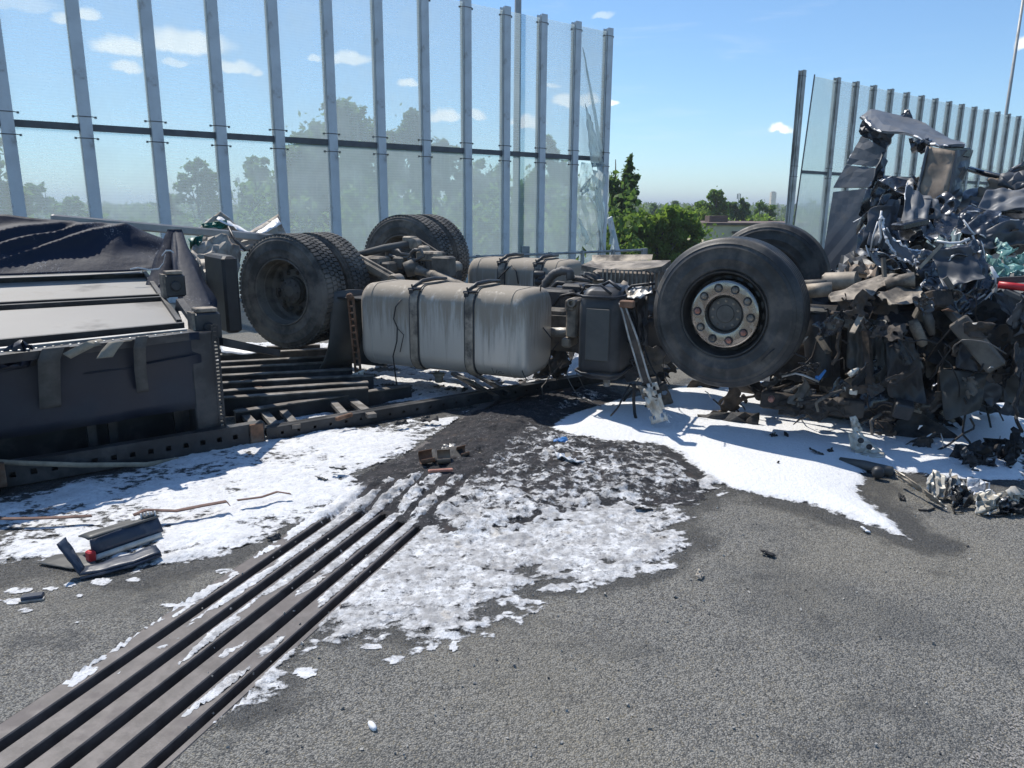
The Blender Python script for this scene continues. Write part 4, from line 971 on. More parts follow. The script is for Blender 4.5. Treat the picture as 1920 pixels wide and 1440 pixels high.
def bundle(name, pts, rads, material, label, seed):
    rs = random.Random(seed); n = 22; m = MB(); rings = []
    pts = [Vector(p) for p in pts]; N = 26
    for i in range(N + 1):
        f = i / N; p = polyline(pts, f); fi = f * (len(rads) - 1); r = lerp(rads[min(int(fi), len(rads) - 1)], rads[min(int(fi) + 1, len(rads) - 1)], fi - int(fi))
        rings.append([p + EA * math.cos(2 * math.pi * k / n) * r * (1 + .22 * math.sin(5 * 2 * math.pi * k / n + f * 3 + seed) + .1 * math.sin(f * 20 + k)) + ED * math.sin(2 * math.pi * k / n) * r * .7 for k in range(n)])
    m.add([p for r in rings for p in r], [(i * n + k, i * n + (k + 1) % n, (i + 1) * n + (k + 1) % n, (i + 1) * n + k) for i in range(N) for k in range(n)] + [tuple(range(n)), tuple(N * n + k for k in range(n))])
    return tag(mesh_obj(name, m.v, m.f, material, None, True), label, 'tarpaulin')
bundle('gathered_tarpaulin', vs_([(323, 430), (316, 470), (308, 520), (298, 560)], [1.75, 1.65, 1.5, 1.3]), [.035, .07, .11, .06], 'navy_spotted', 'upright gathered bunch of tarpaulin tied with a white cord left of the corner hinge', 2)
bundle('gathered_tarpaulin', vs_([(332, 430), (345, 490), (368, 560), (392, 620)], [1.75, 1.4, 1.0, .6]), [.03, .08, .12, .06], 'navy_spotted', 'gathered tarpaulin slanting down between corner hinges towards the rear wheel', 5)
def ribbon(name, pts, width, wdir, material, label, cat='strap', group='webbing straps on the trailer', thick=.004):
    m = MB(); N = 6 * (len(pts) - 1); P = []
    for i in range(N + 1):
        p = polyline(pts, i / N); w = wdir if isinstance(wdir, Vector) else wdir(i / N); P.append([p - w * width / 2, p, p + w * width / 2])
    m.grid(P); return tag(mesh_obj(name, m.v, m.f, material, None, True, thick), label, cat, group)
ribbon('cord', vs_([(303, 480), (311, 470), (320, 470), (326, 474)], 1.3), .012, Vector((0, 0, 1)), 'torn_white', 'white cord tied round the gathered tarpaulin', 'cord', None)
ribbon('cord', vs_([(244, 505), (258, 502), (280, 506), (298, 504), (306, 494), (310, 478)], 1.45), .012, Vector((0, 0, 1)), 'torn_white', 'white cord end lying along the top of the deck panels', 'cord', None)
sp0 = .035
ribbon('webbing_strap', [pl(233, 640, .03), V(218, 641, -.09), V(206, 655, -.11), V(196, 671, -.13)], .088, EA, 'strap_beige', 'short sunlit beige strap flap folded over the navy side wall, third from the left')
ribbon('webbing_strap', [pl(268, 634, .03), V(266, 631, -.08), V(262, 652, -.09), V(263, 690, -.02), V(268, 735, .04)], .068, EA, 'strap_dark', 'long grey strap hanging straight down the navy side wall, rightmost of the straps')
ribbon('webbing_strap', [pl(195, 640, .01), V(170, 645, -.08), V(148, 656, -.09), V(125, 668, -.10)], .05, (EA * .75 + Vector((0, 0, -.66))), 'strap_beige', 'beige strap twisted and lying slantwise along the top of the navy side wall')
ribbon('webbing_strap', [pl(110, 652, .02), V(100, 653, -.09), V(92, 675, -.09), V(93, 720, -.01), V(95, 765, .05)], .11, EA, 'strap_dark', 'wide dusty strap hanging down the navy side wall, second from the left')
crumple('crumpled_cover', [V(-20, 672, -.02), V(38, 636, -.02), V(60, 648, -.02)], [V(-20, 690, -.05), V(40, 690, -.05), V(72, 672, -.05)], 'navy', TRL, amp=.04, seed=61, nu=10, nv=5)
ribbon('webbing_strap', [V(-60, 862, -.05), V(30, 868, -.07), V(150, 872, -.09), V(275, 871, -.09), V(335, 861, -.03)], .03, Vector((0, 0, 1)), 'strap_beige', 'thin taut strap stretched along the perforated rail at the left')
ribbon('webbing_strap', [G(-40, 973, .045), G(60, 972, .05), G(120, 970, .05), G(172, 967, .05)], .035, Vector((-.6, .8, 0)), 'strap_rust', 'reddish brown strap lying in the foam at the left edge')
ribbon('webbing_strap', [G(250, 966, .06), G(275, 956, .095), G(300, 957, .07), G(330, 958, .065), G(380, 948, .07), G(425, 940, .07), G(430, 947, .06)], .035, Vector((-.6, .8, 0)), 'strap_rust', 'reddish brown strap curling out of the foam behind the broken bumper piece')
ribbon('webbing_strap', [G(445, 938, .06), G(490, 932, .06), G(520, 922, .06), G(545, 926, .05)], .02, Vector((-.6, .8, 0)), 'strap_rust', 'thin brown strap half sunk in the foam right of the bumper piece')
m = MB(); m.box(W(-1.62, -.12, .14), EA, ED, (0, 0, 1), .10, .10, .15, .02); m.build('support_foot', 'black_plastic', TRL)
m = MB(); m.box(W(-1.50, -.1, .12), EA, ED, (0, 0, 1), .035, .02, .07, .004); m.build('foot_plate', 'rust', TRL)
# ------------------------------------------------------------------ overturned tractor unit
TRK = thing('overturned_truck', 'wrecked tractor unit lying upside down with wheels in the air and a crushed dark cab', 'truck', L(-1.5, 1.0, 0))
# --- wheels: one prototype of each kind, copies share the meshes
def wheel_part(name, m, material, parent, smooth=True, sharp=35):
    o = mesh_obj(name, m.v, m.f, material, None, smooth, 0, sharp, base=(0, 0, 0))
    if parent: o.parent = parent
    del ORG[o.name]
    return o
AX = (0, -1, 0)
def cyl_block(m, r0, r1, a0, a1, th, dth, skew=0.0):
    def P(r, a, t_): return (r * math.cos(t_), -a, r * math.sin(t_))
    s2 = skew
    m.hexa([P(r0, a0, th), P(r0, a1, th + s2), P(r0, a1, th + dth + s2), P(r0, a0, th + dth), P(r1, a0, th + dth * .06), P(r1, a1, th + dth * .06 + s2), P(r1, a1, th + dth * .94 + s2), P(r1, a0, th + dth * .94)])
def tyre_mesh(drive):
    m = MB(); R0 = .522 if not drive else .512
    base = R0 if not drive else R0 - .012
    side = [(.292, -.026), (.300, -.010), (.312, -.003), (.318, -.001), (.324, -.003), (.345, .003), (.375, .0065), (.380, .0085), (.386, .0065), (.42, .006), (.45, .002), (.455, .004), (.462, .0), (.478, -.008), (.482, -.006), (.488, -.012), (.500, -.022), (base - .010, -.030), (base - .002, -.040), (base, -.052)]
    prof = list(side); w = .285 if drive else .31
    if not drive:
        for g in (-.085, -.13, -.18, -.225): prof += [(base, g + .007), (base - .012, g + .005), (base - .012, g - .005), (base, g - .007)]
    prof += [(r, -w - a) for r, a in reversed(side)]
    m.lathe((0, 0, 0), AX, prof, 96)
    if drive:
        N = 74; d = 2 * math.pi / N
        for k in range(N):
            th = k * d
            cyl_block(m, R0 - .045, R0 - .002, -.017, -.030, th, d * .76)            # shoulder lugs seen on the sidewall
            cyl_block(m, base - .004, R0, -.024, -.088, th, d * .78, .012)
            cyl_block(m, base - .004, R0, -.098, -.150, th + d * .45, d * .78, .010)
            cyl_block(m, base - .004, R0, -.158, -.200, th + d * .1, d * .78, -.010)
            cyl_block(m, base - .004, R0, -.208, -.262, th + d * .45, d * .78, -.012)
            cyl_block(m, R0 - .062, R0 - .002, -.255, -.271, th + d * .45, d * .76)
    return m
def hexnut(m, c, axis, r, h):
    m.lathe(c, axis, [(0, h), (r * .45, h), (r * .5, h * .85), (r * .9, h * .6), (r, 0)], 6)
def wheel_object(kind, tyre_mat):
    if kind == 'steer':
        rim = MB(); rim.lathe((0, 0, 0), AX, [(.300, -.024), (.300, -.002), (.296, .004), (.289, .003), (.284, -.006), (.280, -.03), (.272, -.065), (.262, -.082), (.245, -.078), (.238, -.055), (.233, -.035), (.16, -.030), (.125, -.03), (.124, -.075), (.0, -.075)], 80,
                  skip=lambda i, k: i == 7 and k % 4 in (1, 2))
        rim.lathe((0, 0, 0), AX, [(.270, -.11), (.12, -.12)], 32)
        w = wheel_part('wheel', rim, 'rim_dark', None)
        wheel_part('tyre', tyre_mesh(False), tyre_mat, w)
        r = MB(); r.lathe((0, 0, 0), AX, [(.128, -.034), (.129, -.022), (.135, -.014), (.142, -.012), (.218, -.012), (.227, -.014), (.236, -.022), (.239, -.036)], 64); wheel_part('nut_ring', r, 'chrome', w)
        hcap = MB(); hcap.lathe((0, 0, 0), AX, [(.0, -.045), (.058, -.045), (.064, -.052), (.112, -.052), (.122, -.060), (.123, -.075)], 48); hc = wheel_part('hub_cap', hcap, 'hub_dark', w)
        b = MB()
        for k in range(10): th = 2 * math.pi * (k + .5) / 10; hexnut(b, (.091 * math.cos(th), .052, .091 * math.sin(th)), AX, .0115, .008)
        wheel_part('hub_bolts', b, 'dusty_metal', hc)['kind'] = 'stuff'
        for k, a in enumerate([69, 46, 12, -20, -51, -71 - 0, -108, -144, 178, 142, 111][:0] or [(45 + 36 * q) for q in range(10)]):
            th = R(a + 18 + 6); x, z = .185 * math.cos(th), .185 * math.sin(th)
            cup = MB(); cup.lathe((x, .0125, z), AX, [(.0, .001), (.025, .001), (.029, .003), (.031, .001), (.032, -.004)], 20); cp = wheel_part('nut_recess', cup, 'dark_nut', w)
            n = MB(); hexnut(n, (x, .0115, z), AX, .0215, .022); n.lathe((x, .0115, z), AX, [(.0, .027), (.009, .027), (.010, .02)], 10)
            wheel_part('wheel_nut', n, 'copper_nut' if k in (2 + 1, 5 + 1, 6 + 1) else 'dusty_metal', w)
    else:
        rim = MB(); rim.lathe((0, 0, 0), AX, [(.300, -.03), (.300, -.006), (.296, .001), (.288, .0), (.283, -.012), (.280, -.05), (.274, -.085), (.268, -.09), (.268, -.15), (.262, -.178), (.246, -.192), (.236, -.195), (.190, -.195), (.178, -.188), (.165, -.185), (.10, -.185)], 64,
                  skip=lambda i, k: i in (11,) and k % 8 in (1, 2, 3, 4))
        rim.lathe((0, 0, 0), AX, [(.26, -.24), (.1, -.24)], 32)
        w = wheel_part('wheel', rim, 'rim_dusty', None)
        wheel_part('tyre', tyre_mesh(True), tyre_mat, w)
        h = MB(); h.lathe((0, 0, 0), AX, [(.0, -.105), (.05, -.105), (.06, -.112), (.10, -.118), (.112, -.125), (.115, -.15), (.125, -.15), (.128, -.185)], 40); hb = wheel_part('hub', h, 'hub_dark', w)
        b = MB()
        for k in range(8): th = 2 * math.pi * k / 8; hexnut(b, (.085 * math.cos(th), .116, .085 * math.sin(th)), AX, .012, .012)
        wheel_part('hub_bolts', b, 'hub_dark', hb)['kind'] = 'stuff'
        for k in range(10):
            th = 2 * math.pi * (k + .3) / 10; n = MB(); hexnut(n, (.1675 * math.cos(th), .185, .1675 * math.sin(th)), AX, .021, .035); wheel_part('wheel_nut', n, 'hub_dark', w)
    return w
def copy_wheel(src):
    c = src.copy(); C.objects.link(c)
    for ch in src.children:
        d = ch.copy(); C.objects.link(d); d.parent = c
        for g in ch.children: e_ = g.copy(); C.objects.link(e_); e_.parent = d
    return c
def place_wheel(w, p, rz, rspin=0.0, rx=0.0):
    w.parent = TRK; w.location = p - ORG[TRK.name]; w.rotation_euler = (rx, rspin, rz)
wf = wheel_object('steer', 'tyre_scuffed'); wr = wheel_object('drive', 'tyre_drive')
place_wheel(wf, T(1356, 590, -.01), R(-31))
w2 = copy_wheel(wf); place_wheel(w2, L(.02, 2.12, 1.02) + (T(1444, 528, 2.12) - L(*((T(1444, 528, 2.12) - F0).dot(TA), 2.12, T(1444, 528, 2.12).z))) if False else T(1446, 524, 2.1), R(180 - 27), R(20))
RW = T(527, 548, 0.0)
place_wheel(wr, RW, R(-25), R(8))
w3 = copy_wheel(wr); place_wheel(w3, RW + TN * .68, R(180 - 25), R(31))
FR = T(752, 492, 1.82)
w4 = copy_wheel(wr); place_wheel(w4, FR, R(-25), R(50))
w5 = copy_wheel(wr); place_wheel(w5, FR + TN * .68, R(180 - 25), R(5))
AXS = (RW - F0).dot(TA); AXZ = RW.z
# --- axle, suspension, drive shaft
m = MB(); m.tube([L(AXS, .3, AXZ), L(AXS, .9, AXZ), L(AXS, 1.0, AXZ), L(AXS, 1.5, AXZ), L(AXS, 2.1, AXZ + .02)], [.075, .085, .13, .13, .08], 14); m.lathe(L(AXS + .1, 1.25, AXZ), TA, [(.0, .24), (.07, .24), (.10, .2), (.15, .12), (.21, .02), (.22, -.1), (.12, -.22), (.0, -.24)], 24); m.build('rear_axle', 'chassis', TRK, True, sharp=40)
for (a, b, t) in (((655, 478), (742, 527), .72), ((775, 452), (852, 502), 1.62)):
    p, q = T(*a, t), T(*b, t); m = MB(); m.beam(p, q, .10, .07, (0, 0, 1), .012); m.beam(p, q, .03, .11, (0, 0, 1)); arm = m.build('trailing_arm', 'dusty_metal', TRK)
    m = MB(); m.lathe(q, -TN, [(.0, .075), (.02, .075), (.022, .06), (.045, .06), (.05, .068), (.06, .068), (.066, .05), (.066, -.06), (.0, -.06)], 24); m.build('bushing', 'dusty_metal', arm, True, sharp=30)
    m = MB(); m.box(q - TN * .0 - TA * .09 + Vector((0, 0, -.03)), TA, TN, (0, 0, 1), .05, .05, .05, .01); m.build('bushing_clamp', 'chassis', arm)
    m = MB(); m.box(q + Vector((0, 0, -.15)), TA, TN, (0, 0, 1), .06, .06, .14, .012); m.build('arm_hanger', 'chassis', arm)
m = MB(); m.tube([T(668, 478, 1.05), T(720, 466, 1.2), T(772, 457, 1.45)], [.03, .04, .04], 12); m.build('control_rod', 'grey_plastic', TRK, True)
m = MB(); m.lathe(T(778, 457, 1.45), -TN, [(0, .06), (.035, .06), (.055, .05), (.055, -.05), (0, -.05)], 16); m.box(T(768, 453, 1.45), TA, TN, (0, 0, 1), .06, .05, .055, .012); m.build('rod_end', 'dusty_metal', TRK, True, sharp=30)
m = MB(); m.tube([T(672, 480, 1.2), T(700, 478, 1.3)], .05, 10); m.box(T(700, 490, 1.1), TA, TN, (0, 0, 1), .14, .12, .05, .015); m.build('brake_cylinder', 'dusty_metal', TRK, True, sharp=30)
m = MB(); m.tube([T(760, 506, 1.15), T(772, 502, 1.18), T(783, 505, 1.2)], [.075, .085, .06], 14); m.build('drive_joint', 'chassis', TRK, True)
m = MB(); m.tube([T(783, 506, 1.18), T(800, 512, 1.16), T(812, 517, 1.15)], [.05, .035, .058], 14); m.tube([T(812, 517, 1.15), T(905, 556, 1.1)], .058, 14); m.build('drive_shaft', 'dusty_metal', TRK, True, sharp=40)
for (x, y, t, a, b, c_) in ((808, 480, 1.3, .12, .1, .045), (795, 470, 1.4, .05, .05, .05), (740, 475, 1.3, .08, .06, .05), (755, 492, 1.25, .06, .1, .06), (720, 500, 1.1, .12, .1, .05), (832, 500, 1.25, .1, .08, .1)):
    m = MB(); m.box(T(x, y, t), TA, TN, (0, 0, 1), a, b, c_, .015); m.build('brake_housing', random.Random(x).choice(['chassis', 'dusty_metal', 'chassis']), TRK)
for pts in ([(730, 478), (745, 484), (765, 482), (775, 470), (790, 468)], [(770, 475), (778, 468), (790, 470), (795, 480), (780, 488), (765, 486)], [(745, 468), (752, 476), (770, 478)]):
    m = MB(); m.tube([T(x, y, 1.2) for x, y in pts], .016, 8); m.build('brake_hose', 'cable_grey', TRK, True)
# frame rails, lower part of the chassis
for t in (.82, 1.62):
    m = MB()
    m.box(L(-1.9, t, .52), TA, TN, (0, 0, 1), 2.75, .006, .15); m.box(L(-1.9, t + (.035 if t < 1 else -.035), .669), TA, TN, (0, 0, 1), 2.748, .04, .006); m.box(L(-1.9, t + (.035 if t < 1 else -.035), .371), TA, TN, (0, 0, 1), 2.748, .04, .006); m.build('frame_rail', 'chassis', TRK)
m = MB()
for k in range(26):
    for z in (.47, .57):
        m.lathe(L(-4.2 + k * .2, .8135, z), -TN, [(0, .004), (.016, .004), (.018, 0)], 8)
m.build('rail_bolts', 'dusty_metal', TRK)
m = MB(); m.tube([T(1022, 623, .6), T(1095, 622, .6)], .04, 14); m.build('cross_tube', 'bare_alu', TRK, True)
# --- fuel tanks
def rr(hw, hh, r, n=7):
    pts = []
    for cx_, cy_, a0 in ((hw - r, hh - r, 0), (-hw + r, hh - r, 90), (-hw + r, -hh + r, 180), (hw - r, -hh + r, 270)):
        for k in range(n + 1): a = R(a0 + 90 * k / n); pts.append((cx_ + r * math.cos(a), cy_ + r * math.sin(a)))
    return pts
def tank(s0, s1, t0, t1, z0, z1, material, straps, label=None, rad=.15):
    hw, hh = (t1 - t0) / 2, (z1 - z0) / 2; tc, zc = (t0 + t1) / 2, (z0 + z1) / 2; m = MB(); rings = []
    R_end = .085; ss_ = []
    for k in range(7): a = R(90 * k / 6); ss_.append((s0 + R_end * (1 - math.sin(a)), R_end * (1 - math.cos(a))))
    left = [(s0 + R_end - R_end * math.cos(R(90 * k / 6)), R_end * (1 - math.sin(R(90 * k / 6)))) for k in range(7)]
    seq = left + [(s0 + .13, 0), (s0 + .132, -.004), (s0 + .14, -.004), (s0 + .142, 0)] + [(lerp(s0 + .15, s1 - .15, q), 0) for q in np.linspace(0, 1, 9)] + [(s1 - .142, 0), (s1 - .14, -.004), (s1 - .132, -.004), (s1 - .13, 0)] + [(2 * ((s0 + s1) / 2) - s_, i) for s_, i in reversed(left)]
    for s_, ins in seq: rings.append([L(s_, tc + a, zc + b) for a, b in rr(hw - ins, hh - ins, max(.03, rad - ins * .6))])
    n = len(rings[0])
    m.add([p for r in rings for p in r], [(i * n + k, i * n + (k + 1) % n, (i + 1) * n + (k + 1) % n, (i + 1) * n + k) for i in range(len(rings) - 1) for k in range(n)] + [tuple(range(n - 1, -1, -1)), tuple((len(rings) - 1) * n + k for k in range(n))])
    o = m.build('fuel_tank', material, TRK, True, sharp=50)
    for sx in straps:
        for (w_, off, mt, nm) in ((.046, .006, 'black_plastic', 'strap_rubber'), (.034, .013, 'dusty_metal', 'tank_strap')):
            m = MB(); rg = []
            for s_ in (sx - w_, sx + w_):
                for o2 in ((off, -.002) if s_ < sx else (-.002, off)): rg.append([L(s_, tc + a, zc + b) for a, b in rr(hw + o2, hh + o2, rad)])
            rg = [rg[1], rg[0], rg[3], rg[2]]
            m.add([p for r in rg for p in r], [(i * n + k, i * n + (k + 1) % n, (i + 1) * n + (k + 1) % n, (i + 1) * n + k) for i in range(3) for k in range(n)]); m.build(nm, mt, o, True, sharp=40)
        m = MB(); p = L(sx - .005, t0 + .03, z1 - .045); m.tube([p + TA * .06 + Vector((0, 0, .03)), p - TA * .06 + Vector((0, 0, .02))], .012, 6); m.tube([p + Vector((0, 0, .06)) - TA * .03, p - Vector((0, 0, .06)) + TA * .0], .007, 6)
        m.box(p - TA * .03, TA, TN, (0, 0, 1), .02, .02, .02, .004); m.build('strap_bolt', 'steel_dark', o)
        # rubber lip arching up where the strap is hooked
        m = MB(); m.tube([L(sx - .03, t0 + .05, z1 - .01), L(sx + .0, t0 + .14, z1 + .035), L(sx + .02, t0 + .30, z1 + .042), L(sx + .03, t0 + .5, z1 + .03)], [.012, .018, .018, .012], 8); m.build('strap_rubber', 'black_plastic', o, True)
    return o
s_of = lambda x, y, t: (T(x, y, t) - F0).dot(TA)
FT1 = tank(s_of(687, 620, .12), s_of(990, 620, 0.05), .0, .62, .25, .955, 'tank_alu', [s_of(777, 620, 0), s_of(880, 620, 0)])
m = MB(); c = T(823, 706, .2); m.lathe(c, (0, 0, -1), [(.0, .05), (.03, .05), (.036, .04), (.036, .0), (.05, -.01), (.05, -.03)], 18); m.build('filler_cap', 'dusty_metal', FT1, True, sharp=30)
m = MB()
for pts in ([(922, 690), (925, 697), (928, 703), (931, 698), (932, 693)], [(934, 700), (936, 697), (940, 697), (941, 701), (945, 700)]):
    m.tube([T(x, y, -.0035) for x, y in pts], .0022, 4)
m.build('marker_scribble', 'cable', FT1)
FT2 = tank(s_of(874, 520, 1.88), s_of(1062, 520, 1.85), 1.86, 2.46, .42, 1.06, 'tank_alu', [s_of(940, 510, 1.86), s_of(1008, 510, 1.86)])
m = MB(); m.tube([T(x, y, t) for x, y, t in ((930, 530, 1.82), (940, 515, 1.82), (960, 497, 1.9), (968, 510, 1.83), (972, 532, 1.83))], .007, 6); m.build('sender_wire', 'cable', FT2, True)
m = MB(); m.tube([T(x, y, t) for x, y, t in ((752, 562, -.012), (742, 575, -.03), (738, 598, -.03), (745, 614, -.03), (744, 640, -.03), (737, 668, -.03), (741, 700, -.03), (745, 730, .0), (748, 752, .05))], .006, 6); m.build('sender_wire', 'cable', FT1, True)
m = MB(); m.tube([T(744, 614, -.02), T(757, 628, -.02), T(750, 660, -.02)], .004, 5); m.build('sender_wire', 'cable', FT1, True)
p = T(752, 758, .02); m = MB(); m.box(p, TA, TN, (0, 0, 1), .03, .03, .02, .005); m.beam(p, p + TA * .06 + Vector((0, 0, .07)), .02, .015); m.build('sender_unit', 'chrome', FT1)
# --- mudguard and its bracket, between rear wheel and tank
def qs(pts, t): return [T(x, y, t if not isinstance(t, list) else t[i]) for i, (x, y) in enumerate(pts)]
m = MB(); rows = []
for (x0, x1, y) in ((615, 694, 552), (617, 690, 575), (619, 686, 600), (618, 680, 630), (614, 672, 655), (607, 662, 678), (597, 652, 694)):
    rows.append([T(lerp(x0, x1, q), y - 6 * math.sin(math.pi * q) - q * 6, .06 + .35 * q - .05 * math.sin(math.pi * q)) for q in np.linspace(0, 1, 9)])
m.grid(rows); m.build('mudguard', 'grey_plastic', TRK, True, .012)
m = MB(); m.box(T(676, 620, .5), TA, TN, (0, 0, 1), .28, .02, .32, .01); m.build('bracket_plate', 'black_plastic', TRK)
m = MB(); m.box(T(690, 556, .3), TA, TN, (0, 0, 1), .22, .2, .01, .004); m.build('bracket_plate', 'black_plastic', TRK)
m = MB()
pa, pb = T(657, 556, -.02), T(672, 702, -.02); d_ = (pb - pa)
for o_ in (-.026, .026): m.beam(pa + TA * o_, pb + TA * o_, .014, .018, TN)
for k in range(12): q = pa + d_ * ((k + .5) / 12); m.beam(q - TA * .026, q + TA * .026, .012, .024, TN)
m.lathe(pa, -TN, [(0, .03), (.02, .03), (.03, .02), (.032, 0)], 12); m.build('perforated_bracket', 'rust', TRK)
crumple('bracket_end', qs([(660, 702), (684, 692)], -.03), qs([(652, 716), (676, 720)], -.05), 'pale_alu', TRK, amp=.01, seed=71, nu=5, nv=5, solid=.006)
m = MB()
for x, y in ((664, 703), (670, 708), (663, 713), (673, 700), (659, 716)): m.lathe(T(x, y, -.055), -TN, [(0, .004), (.006, .004), (.007, 0)], 8)
m.build('bracket_holes', 'burnt', TRK)
# --- urea tank, black moulded, with bands and spout
s0, s1 = s_of(1084, 610, .12), s_of(1164, 610, .12)
m = MB(); prof = [(.30, .07), (.325, .03), (.36, .008), (.40, .0), (.52, .0), (.68, .0), (.86, .0), (.93, .012), (.985, .05), (1.01, .10)]
rings = []
for z, ins in prof: rings.append([L((s0 + s1) / 2 + a, .36 + b, z) for a, b in rr((s1 - s0) / 2 - ins * .6, .27 - ins, .07, 4)])
n = len(rings[0]); m.add([p for r in rings for p in r], [(i * n + k, i * n + (k + 1) % n, (i + 1) * n + (k + 1) % n, (i + 1) * n + k) for i in range(len(rings) - 1) for k in range(n)] + [tuple(range(n - 1, -1, -1)), tuple((len(rings) - 1) * n + k for k in range(n))])
UT = m.build('urea_tank', 'black_plastic', TRK, True, sharp=28)
m = MB(); m.box(L((s0 + s1) / 2, .083, .66), TA, TN, (0, 0, 1), (s1 - s0) / 2 - .075, .008, .2, .006); m.build('tank_panel', 'grey_plastic', UT)
m = MB(); c = L((s0 + s1) / 2 + .02, .3, .3); m.lathe(c, (0, 0, -1), [(.05, -.02), (.045, .02), (.028, .03), (.028, .08), (.0, .08)], 16); m.build('spout', 'bare_alu', UT, True, sharp=30)
for z in (.955, .365):
    m = MB(); m.tube([L(s0 - .012, .62, z), L(s0 - .012, .12, z), L(s0 + .05, .075, z - .01), L(s1 - .05, .075, z - .01), L(s1 + .012, .12, z), L(s1 + .012, .62, z)], .011, 6); m.build('tank_band', 'steel_dark', UT, True)
m = MB(); m.tube([L(s0 + .02, .1, .96), L(s0 + .06, .1, 1.03), L(s0 + .18, .1, 1.03), L(s0 + .26, .1, .97)], .010, 6); m.tube([L(s0 + .1, .3, 1.0), L(s0 + .2, .25, 1.05), L(s0 + .3, .2, 1.0)], .014, 6); m.build('tank_band', 'steel_dark', UT, True)
crumple('tank_cover', qs([(1128, 545), (1150, 536), (1178, 533)], [.5, .5, .5]), qs([(1105, 560), (1140, 562), (1172, 568)], .15), 'dusty_metal', TRK, amp=.03, seed=73, nu=8, nv=6)
m = MB()
for (x, y, a, b, c_, t) in ((1078, 595, .05, .09, .16, .55), (1068, 640, .04, .1, .04, .55), (1072, 572, .045, .05, .05, .5)): m.box(T(x, y, t), TA, TN, (0, 0, 1), a, b, c_, .015)
m.lathe(T(1072, 568, .44), -TN, [(.018, .02), (.035, .02), (.04, .01), (.04, -.05)], 18); m.build('valve_block', 'dusty_metal', TRK)
# gearbox, hoses and clutter between the tanks
for (x, y, t, a, b, c_, mt) in ((1048, 590, 1.0, .10, .15, .07, 'chassis'), (1030, 600, 1.1, .08, .12, .08, 'chassis'), (1055, 560, 1.2, .16, .2, .10, 'black_plastic'), (1085, 550, 1.3, .1, .2, .10, 'black_plastic'), (1100, 575, 1.2, .2, .2, .1, 'chassis'), (1062, 605, .95, .06, .06, .05, 'dusty_metal'), (1036, 580, 1.2, .05, .1, .1, 'burnt')):
    m = MB(); m.box(T(x, y, t), TA, TN, (0, 0, 1), a, b, c_, .02); m.build('gearbox_housing', mt, TRK)
m = MB(); m.lathe(T(1046, 600, .92), -TN, [(0, .03), (.05, .03), (.06, .02), (.07, .0), (.07, -.1)], 20); m.build('gearbox_flange', 'chassis', TRK, True, sharp=30)
for pts, t, r_, mt in (([(1018, 552), (1024, 530), (1038, 514), (1055, 507), (1068, 510), (1070, 525)], 1.3, .04, 'cable_grey'), ([(1074, 522), (1098, 525), (1115, 530), (1124, 540)], 1.4, .03, 'cable_grey'), ([(1030, 545), (1045, 530), (1060, 532), (1072, 545)], 1.2, .02, 'cable'), ([(1010, 540), (1030, 552), (1050, 548)], 1.3, .03, 'cable'),
                       ([(1035, 575), (1050, 555), (1075, 550), (1095, 560)], 1.0, .012, 'cable'), ([(1090, 540), (1110, 545), (1130, 552)], 1.1, .012, 'cable_grey')):
    m = MB(); P = [T(x, y, t) for x, y in pts]; Q = [polyline(P, q) for q in np.linspace(0, 1, 26)]
    m.tube(Q, [r_ * (1 + (.10 if k % 2 else -.06) * (r_ > .025)) for k in range(26)], 10); m.build('hose', mt, TRK, True)
for x, y in ((1012, 515), (1020, 522), (1014, 528)):
    m = MB(); m.lathe(T(x, y, 1.8), TA, [(0, .05), (.03, .05), (.04, .03), (.04, -.05)], 14); m.build('pipe_fitting', 'black_plastic', TRK, True, sharp=30)
# heat shield on top, ribbed box under it
zz = T(1170, 500, .95).z
m = MB(); pl_ = [(1090, 497, .95), (1130, 505, .92), (1200, 506, .92), (1240, 500, .95), (1258, 488, 1.35), (1110, 488, 1.4)]
P = [T(x, y, t) for x, y, t in pl_]
m.add([p + Vector((0, 0, .0)) for p in P] + [p - Vector((0, 0, .05)) for p in P], [tuple(range(6)), tuple(range(11, 5, -1))] + [(i, 6 + i, 6 + (i + 1) % 6, (i + 1) % 6) for i in range(6)]); hs = m.build('heat_shield', 'dusty_metal', TRK)
m = MB(); m.hexa([T(1110, 489, 1.38), T(1222, 487, 1.38), T(1222, 486, 1.42), T(1110, 488, 1.42), T(1110, 479, 1.44), T(1224, 478, 1.44), T(1224, 477, 1.47), T(1110, 478, 1.47)]); m.build('shield_lip', 'dusty_metal', hs)
m = MB(); m.box(T(1182, 522, 1.15), TA, TN, (0, 0, 1), .27, .25, .085, .02); m.build('silencer', 'inner_brown', TRK)
m = MB()
for k in range(14): m.box(T(1182, 522, .895) + TA * (-.24 + k * .037), TA, TN, (0, 0, 1), .006, .006, .07)
m.build('silencer_ribs', 'dusty_metal', TRK)
crumple('shield_edge', qs([(1085, 513), (1120, 511)], .9), qs([(1100, 522), (1136, 528)], .85), 'black_plastic', TRK, amp=.02, seed=75, nu=5, nv=4)
crumple('fender_piece', qs([(1172, 540), (1195, 535), (1222, 532)], .3), qs([(1176, 560), (1200, 556), (1222, 548)], .15), 'bare_alu', TRK, amp=.02, seed=76, nu=8, nv=5)
crumple('fender_piece', qs([(1168, 545), (1215, 556)], .35), qs([(1170, 640), (1215, 650)], .3), 'black_plastic', TRK, amp=.04, seed=77, nu=8, nv=8)
m = MB(); m.tube(qs([(1172, 548), (1185, 536), (1210, 533), (1228, 532)], .28), .012, 6); m.build('hose', 'cable', TRK, True)
